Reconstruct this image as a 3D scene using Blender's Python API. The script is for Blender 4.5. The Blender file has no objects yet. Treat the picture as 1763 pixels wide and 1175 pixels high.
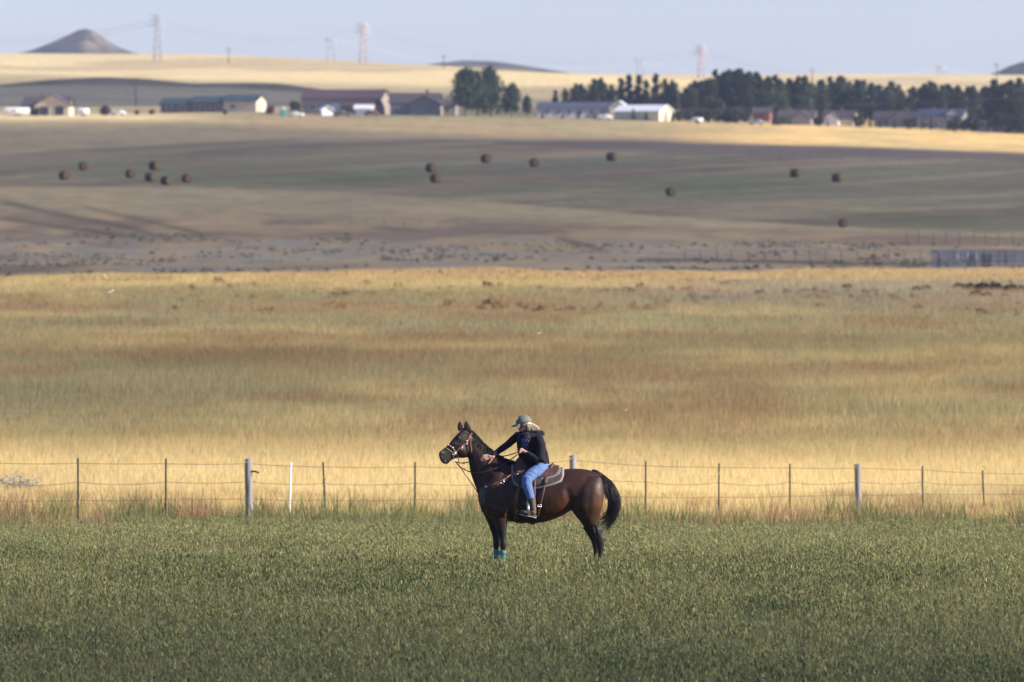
import bpy, math, random
import numpy as np
from mathutils import Vector, Matrix
from mathutils.bvhtree import BVHTree
R=math.radians
sc=bpy.context.scene
col=sc.collection
rng=np.random.default_rng(7); random.seed(7)

# ------------------------------------------------ camera, world, sun, exposure
F=18000.0            # focal length in pixels of the 1763 px wide photograph
HZ=330.0             # row of the camera's eye level
cam=bpy.data.objects.new('camera',bpy.data.cameras.new('camera')); col.objects.link(cam); sc.camera=cam
cam.data.sensor_width=36; cam.data.lens=F*36/1763
PITCH=math.atan((587.5-HZ)/F)
cam.rotation_euler=(math.pi/2-PITCH,0,0)
cam.data.clip_start=1; cam.data.clip_end=60000
cam.data.dof.use_dof=True; cam.data.dof.focus_distance=150.3; cam.data.dof.aperture_fstop=5.6
SUN_AZ,SUN_EL=106,25
w=bpy.data.worlds.new('World'); sc.world=w; w.use_nodes=True
nt=w.node_tree; bg=nt.nodes['Background']
sky=nt.nodes.new('ShaderNodeTexSky'); sky.sky_type='NISHITA'; sky.sun_disc=False
sky.sun_elevation=R(SUN_EL); sky.sun_rotation=R(SUN_AZ); sky.altitude=1200; sky.air_density=1.0; sky.dust_density=0.3; sky.ozone_density=3.0
tm=nt.nodes.new('ShaderNodeMix'); tm.data_type='RGBA'; tm.blend_type='MULTIPLY'; tm.inputs[0].default_value=1; tm.inputs[7].default_value=(.955,.945,1.27,1)
nt.links.new(sky.outputs[0],tm.inputs[6]); nt.links.new(tm.outputs[2],bg.inputs[0]); bg.inputs[1].default_value=0.07
sl=bpy.data.lights.new('sun','SUN'); sl.energy=5.0; sl.angle=R(0.5); sl.color=(1,.91,.77)
so=bpy.data.objects.new('sun',sl); col.objects.link(so)
S=Vector((math.cos(R(SUN_EL))*math.sin(R(SUN_AZ)),math.cos(R(SUN_EL))*math.cos(R(SUN_AZ)),math.sin(R(SUN_EL))))
so.rotation_euler=S.to_track_quat('Z','Y').to_euler()
vs=sc.view_settings; vs.view_transform='Standard'; vs.look='None'; vs.exposure=1.0; vs.gamma=1; vs.use_curve_mapping=False
cy=sc.cycles; cy.max_bounces=6; cy.diffuse_bounces=2; cy.glossy_bounces=2; cy.transmission_bounces=3; cy.transparent_max_bounces=16; cy.volume_bounces=0
cy.use_denoising=True; cy.caustics_reflective=False; cy.caustics_refractive=False

# ------------------------------------------------ helpers
def tag(o,label=None,cat=None,group=None,kind=None):
    if label: o['label']=label
    if cat: o['category']=cat
    if group: o['group']=group
    if kind: o['kind']=kind
    return o
def empty(name,loc,label,cat,group=None,rz=0):
    o=bpy.data.objects.new(name,None); o.location=loc; o.rotation_euler=(0,0,rz); o.empty_display_size=.2
    col.objects.link(o); return tag(o,label,cat,group)
def copy_tree(o,parent=None):
    c=o.copy(); col.objects.link(c); c.parent=parent
    for ch in list(KIDS.get(o.name,[])): copy_tree(ch,c)
    return c
KIDS={}
MATS={}
def mat(name,c=(.5,.5,.5),rough=.7,metal=0,attr=False,var=0,vs=8,spec=.5,bump=0,bs=60,trans=0,sheen=0,stretch=(1,1,1)):
    if name in MATS: return MATS[name]
    m=bpy.data.materials.new(name); m.use_nodes=True; n=m.node_tree.nodes; L=m.node_tree.links; b=n['Principled BSDF']
    b.inputs['Roughness'].default_value=rough; b.inputs['Metallic'].default_value=metal
    b.inputs['Specular IOR Level'].default_value=spec
    if sheen: b.inputs['Sheen Weight'].default_value=sheen; b.inputs['Sheen Roughness'].default_value=.4
    src=None
    if attr:
        a=n.new('ShaderNodeAttribute'); a.attribute_name='Col'; src=a.outputs['Color']
    else:
        a=n.new('ShaderNodeRGB'); a.outputs[0].default_value=(*c,1); src=a.outputs[0]
    if var or bump:
        tc=n.new('ShaderNodeTexCoord'); mp=n.new('ShaderNodeMapping'); mp.inputs['Scale'].default_value=stretch
        L.new(tc.outputs['Object'],mp.inputs[0])
    if var:
        nz=n.new('ShaderNodeTexNoise'); nz.inputs['Scale'].default_value=vs; nz.inputs['Detail'].default_value=5; L.new(mp.outputs[0],nz.inputs[0])
        mr=n.new('ShaderNodeMapRange'); mr.inputs[1].default_value=.3; mr.inputs[2].default_value=.7; mr.inputs[3].default_value=1-var; mr.inputs[4].default_value=1+var
        L.new(nz.outputs[0],mr.inputs[0])
        vm=n.new('ShaderNodeVectorMath'); vm.operation='SCALE'; L.new(src,vm.inputs[0]); L.new(mr.outputs[0],vm.inputs['Scale']); src=vm.outputs[0]
    L.new(src,b.inputs['Base Color'])
    if bump:
        nb=n.new('ShaderNodeTexNoise'); nb.inputs['Scale'].default_value=bs; L.new(mp.outputs[0],nb.inputs[0])
        bp=n.new('ShaderNodeBump'); bp.inputs['Strength'].default_value=bump; bp.inputs['Distance'].default_value=.02; L.new(nb.outputs[0],bp.inputs['Height']); L.new(bp.outputs[0],b.inputs['Normal'])
    if trans:
        t=n.new('ShaderNodeBsdfTranslucent'); L.new(src,t.inputs[0]); mx=n.new('ShaderNodeMixShader'); mx.inputs[0].default_value=trans
        L.new(b.outputs[0],mx.inputs[1]); L.new(t.outputs[0],mx.inputs[2]); L.new(mx.outputs[0],n['Material Output'].inputs[0])
    MATS[name]=m; return m
def raw_mesh(name,V,Fc,nper,C=None,smooth=False,m=None):
    """V (n,3) ; Fc (k,nper) index array"""
    me=bpy.data.meshes.new(name); V=np.ascontiguousarray(V,dtype=np.float32); Fc=np.ascontiguousarray(Fc,dtype=np.int32)
    me.vertices.add(len(V)); me.vertices.foreach_set('co',V.ravel())
    me.loops.add(Fc.size); me.loops.foreach_set('vertex_index',Fc.ravel())
    me.polygons.add(len(Fc)); me.polygons.foreach_set('loop_start',np.arange(len(Fc),dtype=np.int32)*nper)
    me.update(calc_edges=True)
    if smooth: me.polygons.foreach_set('use_smooth',np.ones(len(Fc),dtype=bool))
    if C is not None:
        at=me.color_attributes.new('Col','FLOAT_COLOR','POINT'); C4=np.ones((len(V),4),dtype=np.float32); C4[:,:3]=C; at.data.foreach_set('color',C4.ravel())
    if m: me.materials.append(m)
    return me
def link(name,me,parent=None,**k):
    o=bpy.data.objects.new(name,me); col.objects.link(o)
    if parent is not None:
        o.parent=parent; KIDS.setdefault(parent.name,[]).append(o)
    return tag(o,**k)

class MB:
    def __init__(s): s.v=[]; s.f=[]; s.s=[]
    def add(s,vs,fs,smooth=False):
        b=len(s.v); s.v+= [tuple(p) for p in vs]
        for f in fs: s.f.append(tuple(b+i for i in f)); s.s.append(smooth)
    def box(s,c,d,rz=0,ry=0,rx=0,bev=0):
        M=Matrix.Translation(c)@Matrix.Rotation(rz,4,'Z')@Matrix.Rotation(ry,4,'Y')@Matrix.Rotation(rx,4,'X')
        hx,hy,hz=d[0]/2,d[1]/2,d[2]/2
        vs=[M@Vector((x,y,z)) for x in (-hx,hx) for y in (-hy,hy) for z in (-hz,hz)]
        s.add(vs,[(0,1,3,2),(4,6,7,5),(0,4,5,1),(2,3,7,6),(0,2,6,4),(1,5,7,3)])
    def tube(s,pts,rad,n=8,flat=None,up=None,cap=True):
        pts=[Vector(p) for p in pts]
        if not hasattr(rad,'__len__'): rad=[rad]*len(pts)
        rings=[]; prev=None
        for i,p in enumerate(pts):
            t=(pts[min(i+1,len(pts)-1)]-pts[max(i-1,0)])
            if t.length<1e-9: t=Vector((0,0,1))
            t.normalize()
            if up is not None: u=Vector(up)
            elif prev is None: u=Vector((0,0,1)) if abs(t.z)<.9 else Vector((1,0,0))
            else: u=prev
            a=(u-t*u.dot(t))
            if a.length<1e-6: a=t.orthogonal()
            a.normalize(); prev=a; b=t.cross(a)
            r=rad[i]; ra,rb=(r if hasattr(r,'__len__') else (r,r))
            rings.append([p+a*(math.cos(q)*ra)+b*(math.sin(q)*rb) for q in [2*math.pi*k/n for k in range(n)]])
        vs=[q for r_ in rings for q in r_]; fs=[]
        for i in range(len(rings)-1):
            for k in range(n):
                k2=(k+1)%n; fs.append((i*n+k,i*n+k2,(i+1)*n+k2,(i+1)*n+k))
        if cap:
            m0=len(vs); vs+=[pts[0],pts[-1]]
            for k in range(n):
                k2=(k+1)%n; fs.append((m0,k2,k)); fs.append((m0+1,(len(rings)-1)*n+k,(len(rings)-1)*n+k2))
        s.add(vs,fs,True)
    def rings(s,rings,cap=True,closed=True):
        n=len(rings[0]); vs=[q for r_ in rings for q in r_]; fs=[]
        for i in range(len(rings)-1):
            for k in range(n if closed else n-1):
                k2=(k+1)%n; fs.append((i*n+k,i*n+k2,(i+1)*n+k2,(i+1)*n+k))
        if cap:
            m0=len(vs)
            for r_ in (rings[0],rings[-1]):
                c=Vector((0,0,0))
                for q in r_: c+=Vector(q)
                vs.append(c/n)
            for k in range(n):
                k2=(k+1)%n; fs.append((m0,k2,k)); fs.append((m0+1,(len(rings)-1)*n+k,(len(rings)-1)*n+k2))
        s.add(vs,fs,True)
    def ell(s,c,r,rot=(0,0,0),nu=16,nv=10):
        M=Matrix.Translation(c)@Matrix.Rotation(rot[2],4,'Z')@Matrix.Rotation(rot[1],4,'Y')@Matrix.Rotation(rot[0],4,'X')
        rs=[]
        for j in range(1,nv):
            a=math.pi*j/nv
            rs.append([M@Vector((r[0]*math.sin(a)*math.cos(2*math.pi*k/nu),r[1]*math.sin(a)*math.sin(2*math.pi*k/nu),r[2]*math.cos(a))) for k in range(nu)])
        b=MB(); b.rings(rs); b.v[-2]=tuple(M@Vector((0,0,r[2]))); b.v[-1]=tuple(M@Vector((0,0,-r[2])))
        s.add(b.v,b.f,True)
    def build(s,name,m,parent=None,local=False,**k):
        me=bpy.data.meshes.new(name); v=s.v
        if parent is not None and not local:
            o=parent; off=Vector((0,0,0))
            while o is not None: off+=o.location; o=o.parent
            v=[(p[0]-off.x,p[1]-off.y,p[2]-off.z) for p in v]
        me.from_pydata(v,[],s.f); me.polygons.foreach_set('use_smooth',s.s)
        import bmesh
        bm=bmesh.new(); bm.from_mesh(me); bmesh.ops.recalc_face_normals(bm,faces=bm.faces); bm.to_mesh(me); bm.free()
        me.materials.append(m); return link(name,me,parent,**k)

# value noise
def _h(ix,iy,s):
    h=(ix.astype(np.int64)*374761393+iy.astype(np.int64)*668265263+s*974634777)&0x7fffffff
    h=((h^(h>>13))*1274126177)&0x7fffffff
    return ((h^(h>>16))&0xffffff)/float(0xffffff)
def vn(x,y,s=0):
    x=np.asarray(x,float); y=np.asarray(y,float); ix=np.floor(x); iy=np.floor(y); fx=x-ix; fy=y-iy
    fx=fx*fx*(3-2*fx); fy=fy*fy*(3-2*fy)
    a=_h(ix,iy,s); b=_h(ix+1,iy,s); c=_h(ix,iy+1,s); d=_h(ix+1,iy+1,s)
    return a+(b-a)*fx+(c-a)*fy+(a-b-c+d)*fx*fy
def fbm(x,y,s=0,o=4):
    t=0;a=.5;n=0
    x=np.asarray(x,float);y=np.asarray(y,float)
    for i in range(o): t=t+a*vn(x*2**i+17.3*i,y*2**i-9.1*i,s+i); n+=a; a*=.5
    return t/n
def sst(a,b,x):
    t=np.clip((x-a)/(b-a),0,1); return t*t*(3-2*t)
ONES=['first','second','third','fourth','fifth','sixth','seventh','eighth','ninth','tenth','eleventh','twelfth','thirteenth','fourteenth','fifteenth','sixteenth','seventeenth','eighteenth','nineteenth','twentieth']
def ordn(i):
    if i<20: return ONES[i]
    t=['','','twenty','thirty','forty','fifty','sixty'][(i+1)//10]; r=(i+1)%10
    return (t+'-'+ONES[r-1]) if r else t.replace('ty','tieth')
HAZE_D=4.8e-5; QF=1.3; GR=(370000,380000,280000)
# ------------------------------------------------ the land
PC=np.array([0,300,650,1000,1350,1763.])
YT=np.array([30,60,90,115,150,190,240,300,400,500,600,700,740,800,900,1000,1100,1200,1300,1400,1600,1800,2100,2400,2700,2900,3100,3500,4000,4500,5000,5300,6000,7500,9000,14000.])
PT={115:1172,150:994,190:945,240:895,300:797,400:672,500:584,600:522,700:[482,480,480,480,478,472],740:[484,477,471,467,464,461],
800:[481,478,474,468,464,462],900:[470,468,466,462,458,455],1000:[450,450,448,448,446,445],1100:[423,424,426,426,428,430],1200:[388,392,398,402,410,414],
1300:[350,355,362,372,388,398],1400:[324,326,334,342,355,372],1600:[297,298,300,308,320,334],1800:[276,277,278,285,295,307],2100:[250,252,254,260,270,282],
2400:[226,228,232,238,248,263],2700:[204,205,210,216,224,240],2900:[193,193,194,197,202,216],3100:[188,188,189,193,198,208],3500:[176,178,178,182,190,196],
4000:[150,152,156,164,174,180],4500:[118,118,125,140,152,154],5000:[97,98,106,126,134,134],5300:[100,102,110,128,136,136],6000:[116,118,122,134,140,140],7500:180,9000:230,14000:300}
ZT=[]
for Y in YT:
    k=int(Y)
    if k<115: ZT.append([-5.38]*6)
    else:
        r=PT[k]; r=r if isinstance(r,list) else [r]*6
        ZT.append([-(q-HZ)*Y/F for q in r])
ZT=np.array(ZT)
LG=np.linspace(math.log(30),math.log(14000),900); PG=np.linspace(0,1763,120)
Z1=np.array([np.interp(LG,np.log(YT),ZT[:,j]) for j in range(6)])
kk=np.exp(-np.linspace(-2,2,13)**2); kk/=kk.sum()
Z1=np.array([np.convolve(np.pad(r,6,'edge'),kk,'valid') for r in Z1])
Z2=np.array([np.interp(PG,PC,Z1[:,i]) for i in range(len(LG))]).T   # (120,900)
k2=np.exp(-np.linspace(-2,2,25)**2); k2/=k2.sum()
Z2=np.array([np.convolve(np.pad(c,12,'edge'),k2,'valid') for c in Z2.T]).T
def pxof(x,Y): return np.asarray(x)/np.maximum(Y,30.)*F+881.5
def ground(x,Y):
    x=np.asarray(x,float); Y=np.asarray(Y,float)
    Yc=np.clip(Y,30,14000); p=np.clip(pxof(x,Yc),0,1763)/1763*119; l=(np.log(Yc)-LG[0])/(LG[-1]-LG[0])*899
    i=np.clip(p.astype(int),0,118); j=np.clip(l.astype(int),0,898); a=p-i; b=l-j
    z=Z2[i,j]*(1-a)*(1-b)+Z2[i+1,j]*a*(1-b)+Z2[i,j+1]*(1-a)*b+Z2[i+1,j+1]*a*b
    amp=np.clip(Y-900,0,3000)/3000
    z=z+np.exp(-((Y-742)/40)**2)*((fbm(x/9.,Y/500.,15,4)-.5)*1.1)
    return z+(fbm(x/170.,Y/300.,5)-.5)*7*amp+(fbm(x/30.,Y/60.,9)-.5)*.5*sst(120,300,Y)
def P(px,Y,dz=0):
    x=(px-881.5)/F*Y
    return Vector((x,Y,float(ground(x,Y))+dz))
def Pz(px,py,Y): return Vector(((px-881.5)/F*Y,Y,-(py-HZ)*Y/F))
def pyof(z,Y): return HZ-z*F/Y
def Yat(px,py,lo=100,hi=5000):
    Ys=np.linspace(lo,hi,3000); r=pyof(ground((px-881.5)/F*Ys,Ys),Ys); ok=np.where(r<=py)[0]
    return float(Ys[ok[0]]) if len(ok) else hi

def mixc(a,b,t): t=np.asarray(t)[...,None]; return a*(1-t)+b*t
A=np.array
TAN=A((.53,.405,.18)); GOLD=A((.74,.58,.285)); RUST=A((.36,.235,.105)); OLIVE=A((.345,.305,.145)); SAGE=A((.25,.245,.205)); DRY=A((.375,.27,.14))
GREEN=A((.15,.155,.085)); BROWN=A((.18,.125,.078)); PURP=A((.155,.115,.09)); ALF=A((.12,.135,.04)); PALE=A((.40,.32,.17))
def field_col(x,Y):
    """colour of the tall dry grass field, by place"""
    n1=fbm(x/16.+3,Y/60.,21); n2=fbm(x/7.,Y/22.,31); n3=fbm(x/22.,Y/45.,41)
    c=np.broadcast_to(TAN,x.shape+(3,)).copy()
    lush=sst(285,380,Y)*(1-sst(600,700,Y))
    c=mixc(c,GOLD,(1-sst(270,340,Y))*.9)  # golden straw; the sunlit strip is also put into this lighter colour
    c=mixc(c,OLIVE,sst(.46,.62,n1)*(.25+.65*lush)*.9)
    c=mixc(c,RUST*1.2,sst(.5,.62,fbm(x/4.,Y/9.,35))*.5*lush); c=mixc(c,OLIVE*1.1,sst(.5,.62,fbm(x/3.,Y/10.,36))*.5*lush)
    c=mixc(c,RUST,sst(.50,.68,n2)*(.15+.75*lush)*.85)
    c=mixc(c,OLIVE*.85,sst(.57,.70,n3)*.55*lush)
    px=pxof(x,Y)
    c=mixc(c,RUST*.85,np.exp(-((Y-455)/28)**2)*sst(.40,.6,fbm(x/9.,Y/30.,77))*.7)
    c=mixc(c,RUST*.95,np.exp(-((Y-385)/14)**2)*sst(1000,1200,px)*sst(.40,.6,fbm(x/6.,Y/30.,78))*.7)
    c=mixc(c,A((.50,.35,.17)),sst(665,710,Y)*sst(200,600,px)*.75)
    c=mixc(c,mixc(A((.42,.31,.18))+0*c,A((.33,.29,.18)),sst(.4,.6,fbm(x/6.,Y/14.,88))),sst(560,600,Y+20*(fbm(x/8.,x*0,87)-.5))*(1-sst(665,690,Y))*sst(850,1300,px)*.85)
    c=mixc(c,OLIVE,(1-sst(238,262,Y))*sst(.45,.6,fbm(x/2.,Y/4.,12))*.5)
    return c
def land_col(x,Y):
    px=pxof(x,Y); z=ground(x,Y); py=pyof(z,Y)
    nb=fbm(x/25.,Y/70.,51); nf=fbm(x/6.,Y/18.,52)
    c=field_col(x,Y)
    ed=214+7*(fbm(x/2.5,x*0,91)-.5)+ .0*px
    c=mixc(ALF*.6+0*c,c,sst(-4,4,Y-ed))
    # valley of sage
    v=mixc(DRY+0*c,SAGE,sst(.44,.62,nf)*.6); v=mixc(v,BROWN*.9,sst(.55,.7,nb)*.7)
    v=mixc(v,DRY*.92,sst(1100,1180,Y)); v=mixc(v,BROWN*1.05,sst(.5,.62,fbm(x/12.,Y/60.,61))*sst(1100,1180,Y)*.7)
    bank=sst(1230,1290,Y)*(1-sst(1500,1520,Y)); v=mixc(v,PALE*.8,bank*.8)
    c=mixc(c,v,sst(735,760,Y+10*(nf-.5)))
    # darker tracks running down the left slope
    for (x0,y0,x1,y1,wd) in ((0,347,160,382,5),(150,376,290,410,3.2),(140,355,370,408,2.6),(0,375,250,412,3)):
        ln=y0+(px-x0)/(x1-x0)*(y1-y0); t=np.exp(-((py-ln)/wd)**2)*sst(x0-20,x0+20,px)*(1-sst(x1-40,x1+30,px)); c=mixc(c,A((.085,.075,.05)),t*.75)
    t=np.exp(-((py-(410+(px-960)/90*24))/4.5)**2)*sst(950,970,px)*(1-sst(1030,1060,px)); c=mixc(c,A((.14,.075,.04)),t*.8)
    t=np.exp(-((py-(447+(px-1100)*.018))/3.)**2)*sst(1090,1120,px)*(1-sst(1590,1610,px)); c=mixc(c,A((.06,.05,.035)),t*.8)
    # hay meadow
    bot=np.interp(px,[-300,0,300,600,900,1150,1450,1763,2100],[322,322,321,331,352,374,392,400,404])
    top=np.interp(px,[-300,0,150,500,900,1200,1763,2100],[268,266,256,238,241,244,262,266])
    s=py+ (px-881)*.055+14*(fbm(x/60.,Y/400.,71)-.5)+5*(fbm(x/14.,Y/90.,73)-.5)
    st=fbm(px/900.,s/15.,72,3); h=mixc(A((.225,.165,.10))+0*c,A((.185,.165,.088)),sst(.42,.56,st)); h=mixc(h,PALE*.75,sst(.58,.68,fbm(px/700.,s/5.,74,2))*.55); h=mixc(h,BROWN*.8,sst(.58,.70,fbm(px/500.,s/9.,75,2))*.6)
    gp=np.exp(-(((px-620)/150)**2+((py-310)/13)**2))+np.exp(-(((px-1230)/140)**2+((py-322)/12)**2))+np.exp(-(((px-1600)/190)**2+((py-378)/11)**2))+.8*np.exp(-(((px-250)/260)**2+((py-295)/14)**2))
    h=mixc(h,A((.11,.13,.055)),np.clip(gp,0,1)*.65)
    m=sst(-1.5,1.5,bot-py)*(Y>1100)
    c=mixc(c,h,m)
    pu=sst(-1.5,1.5,top-py)*(Y>1500); up=mixc(DRY*.95+0*c,OLIVE*.9,sst(.42,.6,nb)*.6); up=mixc(up,PALE*.75,sst(.5,.62,nf)*.5)
    c=mixc(c,up,pu)
    p2=np.interp(px,[800,950,1150,1763],[0,5,11,9])*1.1; pc=np.interp(px,[800,950,1150,1763],[244,249,254,268])
    c=mixc(c,PURP,np.exp(-(np.abs(py-pc)/np.maximum(p2,.1))**4)*(px>850)*.85)
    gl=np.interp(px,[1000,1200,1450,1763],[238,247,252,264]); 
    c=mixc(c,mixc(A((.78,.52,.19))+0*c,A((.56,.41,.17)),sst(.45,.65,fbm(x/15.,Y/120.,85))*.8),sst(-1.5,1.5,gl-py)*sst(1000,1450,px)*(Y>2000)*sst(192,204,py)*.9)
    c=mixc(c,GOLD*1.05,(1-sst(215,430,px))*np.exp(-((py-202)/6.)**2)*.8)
    lawn=np.exp(-((py-200)/5)**2)*sst(500,650,px); c=mixc(c,A((.18,.19,.09)),lawn*.55*(Y>2200))
    fz=(fbm(x/3.,Y/9.,401,3)-.5)*.32+(fbm(x/14.,Y/30.,402,3)-.5)*.30; c=c*(1+fz*sst(740,780,Y))[...,None]
    hb=sst(3100,3300,Y); hc=mixc(GOLD*.98+0*c,A((.38,.27,.15)),sst(.45,.62,fbm(x/80.,Y/90.,81))*.6); hc=mixc(hc,A((.62,.50,.29)),sst(4400,5000,Y)*.35)
    rg=sst(2,-2,py-(150-26*np.exp(-((px-170)/210)**2)-0*px)); 
    c=mixc(c,hc,hb)
    low=hb*(1-sst(4000,4250,Y+fbm(x/90.,Y*0,82)*200-100)); c=mixc(c,A((.27,.225,.13)),low*.6)
    return c
def make_land():
    Ys=np.concatenate([np.linspace(-400,80,14),np.exp(np.linspace(math.log(100),math.log(14000),760))])
    us=np.concatenate([np.linspace(-1.2,-.16,12)[:-1],np.linspace(-.16,-.056,34)[:-1],np.linspace(-.056,.056,300),np.linspace(.056,.16,34)[1:],np.linspace(.16,1.2,12)[1:]])
    YY,UU=np.meshgrid(Ys,us,indexing='ij'); XX=UU*np.maximum(YY,100)
    ZZ=ground(XX,YY); V=np.stack([XX,YY,ZZ],-1).reshape(-1,3)
    nx=len(us); i,j=np.meshgrid(np.arange(len(Ys)-1),np.arange(nx-1),indexing='ij'); a=(i*nx+j).ravel()
    Fc=np.stack([a,a+1,a+nx+1,a+nx],1)
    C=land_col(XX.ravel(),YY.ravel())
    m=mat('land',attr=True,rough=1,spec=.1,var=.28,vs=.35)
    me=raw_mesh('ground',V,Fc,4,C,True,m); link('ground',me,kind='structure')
make_land()

# distant hills
def hill(name,Y,prof,m,depth,base_drop=30,seed=1):
    """prof: skyline as (px,py) ; a ridge with flanks toward and away from the viewer"""
    b=MB(); pxs=np.linspace(prof[0][0],prof[-1][0],90); pys=np.interp(pxs,[p[0] for p in prof],[p[1] for p in prof])
    k=np.array([.1,.2,.4,.2,.1]); pys=np.convolve(np.pad(pys,2,'edge'),k,'valid')
    base=max(p[1] for p in prof); rings=[]
    zb=-(base-HZ)*Y/F-base_drop
    ns=21
    for i,(p,q) in enumerate(zip(pxs,pys)):
        zt=-(q-HZ)*Y/F; x=(p-881.5)/F*Y; r=[]
        for t in np.linspace(-1,1,ns):
            hgt=(math.cos(t*math.pi)*.5+.5)**.8
            g=fbm(x/22.+seed,t*3.,seed,4)-.5
            r.append((x+g*10*(1-hgt),Y+t*depth*(.25+.75*(zt-zb)/60.),zb+(zt-zb)*hgt+g*(zt-zb)*.22*hgt*(1-hgt)*4))
        rings.append(r)
    b.rings(rings,cap=False,closed=False)
    return b.build(name,m,kind='structure')
rock=mat('butte_ground',(.13,.105,.085),rough=1,spec=.1,var=.35,vs=.02,bump=.3,bs=.1)
def butte_mat():
    m=mat('butte_slope',(.062,.051,.036),rough=1,spec=.1,var=.25,vs=.03); n=m.node_tree.nodes; L=m.node_tree.links; b=n['Principled BSDF']  # cloud shade over the butte is put into this dark slope colour
    s=b.inputs['Base Color'].links[0].from_socket
    g=n.new('ShaderNodeTexCoord'); sx=n.new('ShaderNodeSeparateXYZ'); L.new(g.outputs['Object'],sx.inputs[0])
    nz=n.new('ShaderNodeTexNoise'); nz.inputs['Scale'].default_value=.045; nz.inputs['Detail'].default_value=4; L.new(g.outputs['Object'],nz.inputs[0])
    r1=n.new('ShaderNodeMapRange'); r1.inputs[1].default_value=117; r1.inputs[2].default_value=134; L.new(sx.outputs['Z'],r1.inputs[0])
    r2=n.new('ShaderNodeMapRange'); r2.inputs[1].default_value=.42; r2.inputs[2].default_value=.58; L.new(nz.outputs[0],r2.inputs[0])
    mu=n.new('ShaderNodeMath'); mu.operation='MULTIPLY'; L.new(r1.outputs[0],mu.inputs[0]); L.new(r2.outputs[0],mu.inputs[1])
    mx=n.new('ShaderNodeMix'); mx.data_type='RGBA'; L.new(mu.outputs[0],mx.inputs['Factor']); L.new(s,mx.inputs[6]); mx.inputs[7].default_value=(.27,.21,.18,1)
    L.new(mx.outputs[2],b.inputs['Base Color']); return m
hill('butte',9000,[(-120,104),(-60,97),(0,94),(38,91),(60,85),(90,73),(115,62),(135,52),(147,49),(160,53),(180,66),(205,82),(232,92),(260,96),(340,103)],butte_mat(),120,seed=3)
hill('far_ridge',7500,[(700,118),(760,108),(800,104.5),(850,106),(900,113),(950,121),(1010,130),(1080,140)],mat('ridge_ground',(.07,.06,.042),rough=1,spec=.1,var=.2,vs=.02),150,seed=5)
hill('far_knoll',7500,[(1600,140),(1690,133),(1715,125),(1740,113),(1763,106),(1800,103),(1870,112),(1950,135)],MATS['ridge_ground'],150,seed=8)
hill('dark_rise',3900,[(-140,163),(0,146),(80,138),(180,133),(250,136),(330,144),(430,143),(480,144),(540,152),(620,164)],mat('rise_ground',(.18,.15,.09),rough=1,spec=.1,var=.25,vs=.05),60,base_drop=10,seed=11)

# ------------------------------------------------ clouds that shade the fields (high above, outside the picture)
def cloud(name,Hc,Y0,Y1,fn,label,nY=150,nx=100,marg=.085):
    Ys=np.exp(np.linspace(math.log(Y0),math.log(Y1),nY)); us=np.linspace(-marg,marg,nx)
    YY,UU=np.meshgrid(Ys,us,indexing='ij'); XX=UU*YY
    D=fn(XX,YY); edge=np.minimum(1,np.minimum(np.arange(nY)[:,None],nY-1-np.arange(nY)[:,None])/4.)*np.minimum(1,np.minimum(np.arange(nx)[None],nx-1-np.arange(nx)[None])/4.)
    D=D*edge
    off=S*(Hc/S.z); th=D*14+2*fbm(XX/20,YY/20,3)*D
    vt=np.stack([XX+off.x,YY+off.y,Hc+th],-1).reshape(-1,3); vb=np.stack([XX+off.x,YY+off.y,Hc-th*.35-.05],-1).reshape(-1,3)
    i,j=np.meshgrid(np.arange(nY-1),np.arange(nx-1),indexing='ij'); a=(i*nx+j).ravel()
    keep=(np.maximum.reduce([D[:-1,:-1],D[1:,:-1],D[:-1,1:],D[1:,1:]]).ravel()>.01); a=a[keep]
    n0=len(vt); Fc=np.concatenate([np.stack([a,a+1,a+nx+1,a+nx],1),np.stack([a,a+nx,a+nx+1,a+1],1)+n0])
    V=np.concatenate([vt,vb]); d=D.ravel(); 
    al=1-np.sqrt(1-np.clip(d,0,.98)); al=np.concatenate([al,al])
    used=np.unique(Fc); mp=np.zeros(len(V),int); mp[used]=np.arange(len(used))
    me=raw_mesh(name,V[used],mp[Fc],4,np.repeat(al[used][:,None],3,1),True,cloudm)
    link(name,me,label=label,kind='structure')
cloudm=bpy.data.materials.new('cloud'); cloudm.use_nodes=True
n=cloudm.node_tree.nodes; L=cloudm.node_tree.links; n.clear()
o=n.new('ShaderNodeOutputMaterial'); mx=n.new('ShaderNodeMixShader'); tr=n.new('ShaderNodeBsdfTransparent'); di=n.new('ShaderNodeBsdfTranslucent'); d2=n.new('ShaderNodeBsdfDiffuse'); m2=n.new('ShaderNodeMixShader'); at=n.new('ShaderNodeAttribute'); at.attribute_name='Col'
di.inputs[0].default_value=(.9,.9,.9,1); d2.inputs[0].default_value=(.85,.85,.85,1)
L.new(at.outputs['Fac'],mx.inputs[0]); L.new(tr.outputs[0],mx.inputs[1]); L.new(d2.outputs[0],m2.inputs[1]); L.new(di.outputs[0],m2.inputs[2]); L.new(m2.outputs[0],mx.inputs[2]); L.new(mx.outputs[0],o.inputs[0])
def sh_near(x,Y): return .74*(1-sst(112,146,Y+8*(fbm(x/9.,Y/9.,201)-.5)))
def sh_field(x,Y):
    n_=fbm(x/25.,Y/90.,202); Yw=Y+60*(n_-.5)
    d=.50*sst(272,385,Yw)*(1-sst(610,680,Yw))
    return d*(.75+.5*(fbm(x/30.,Y/60.,203)-.5)*2*.6)
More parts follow.
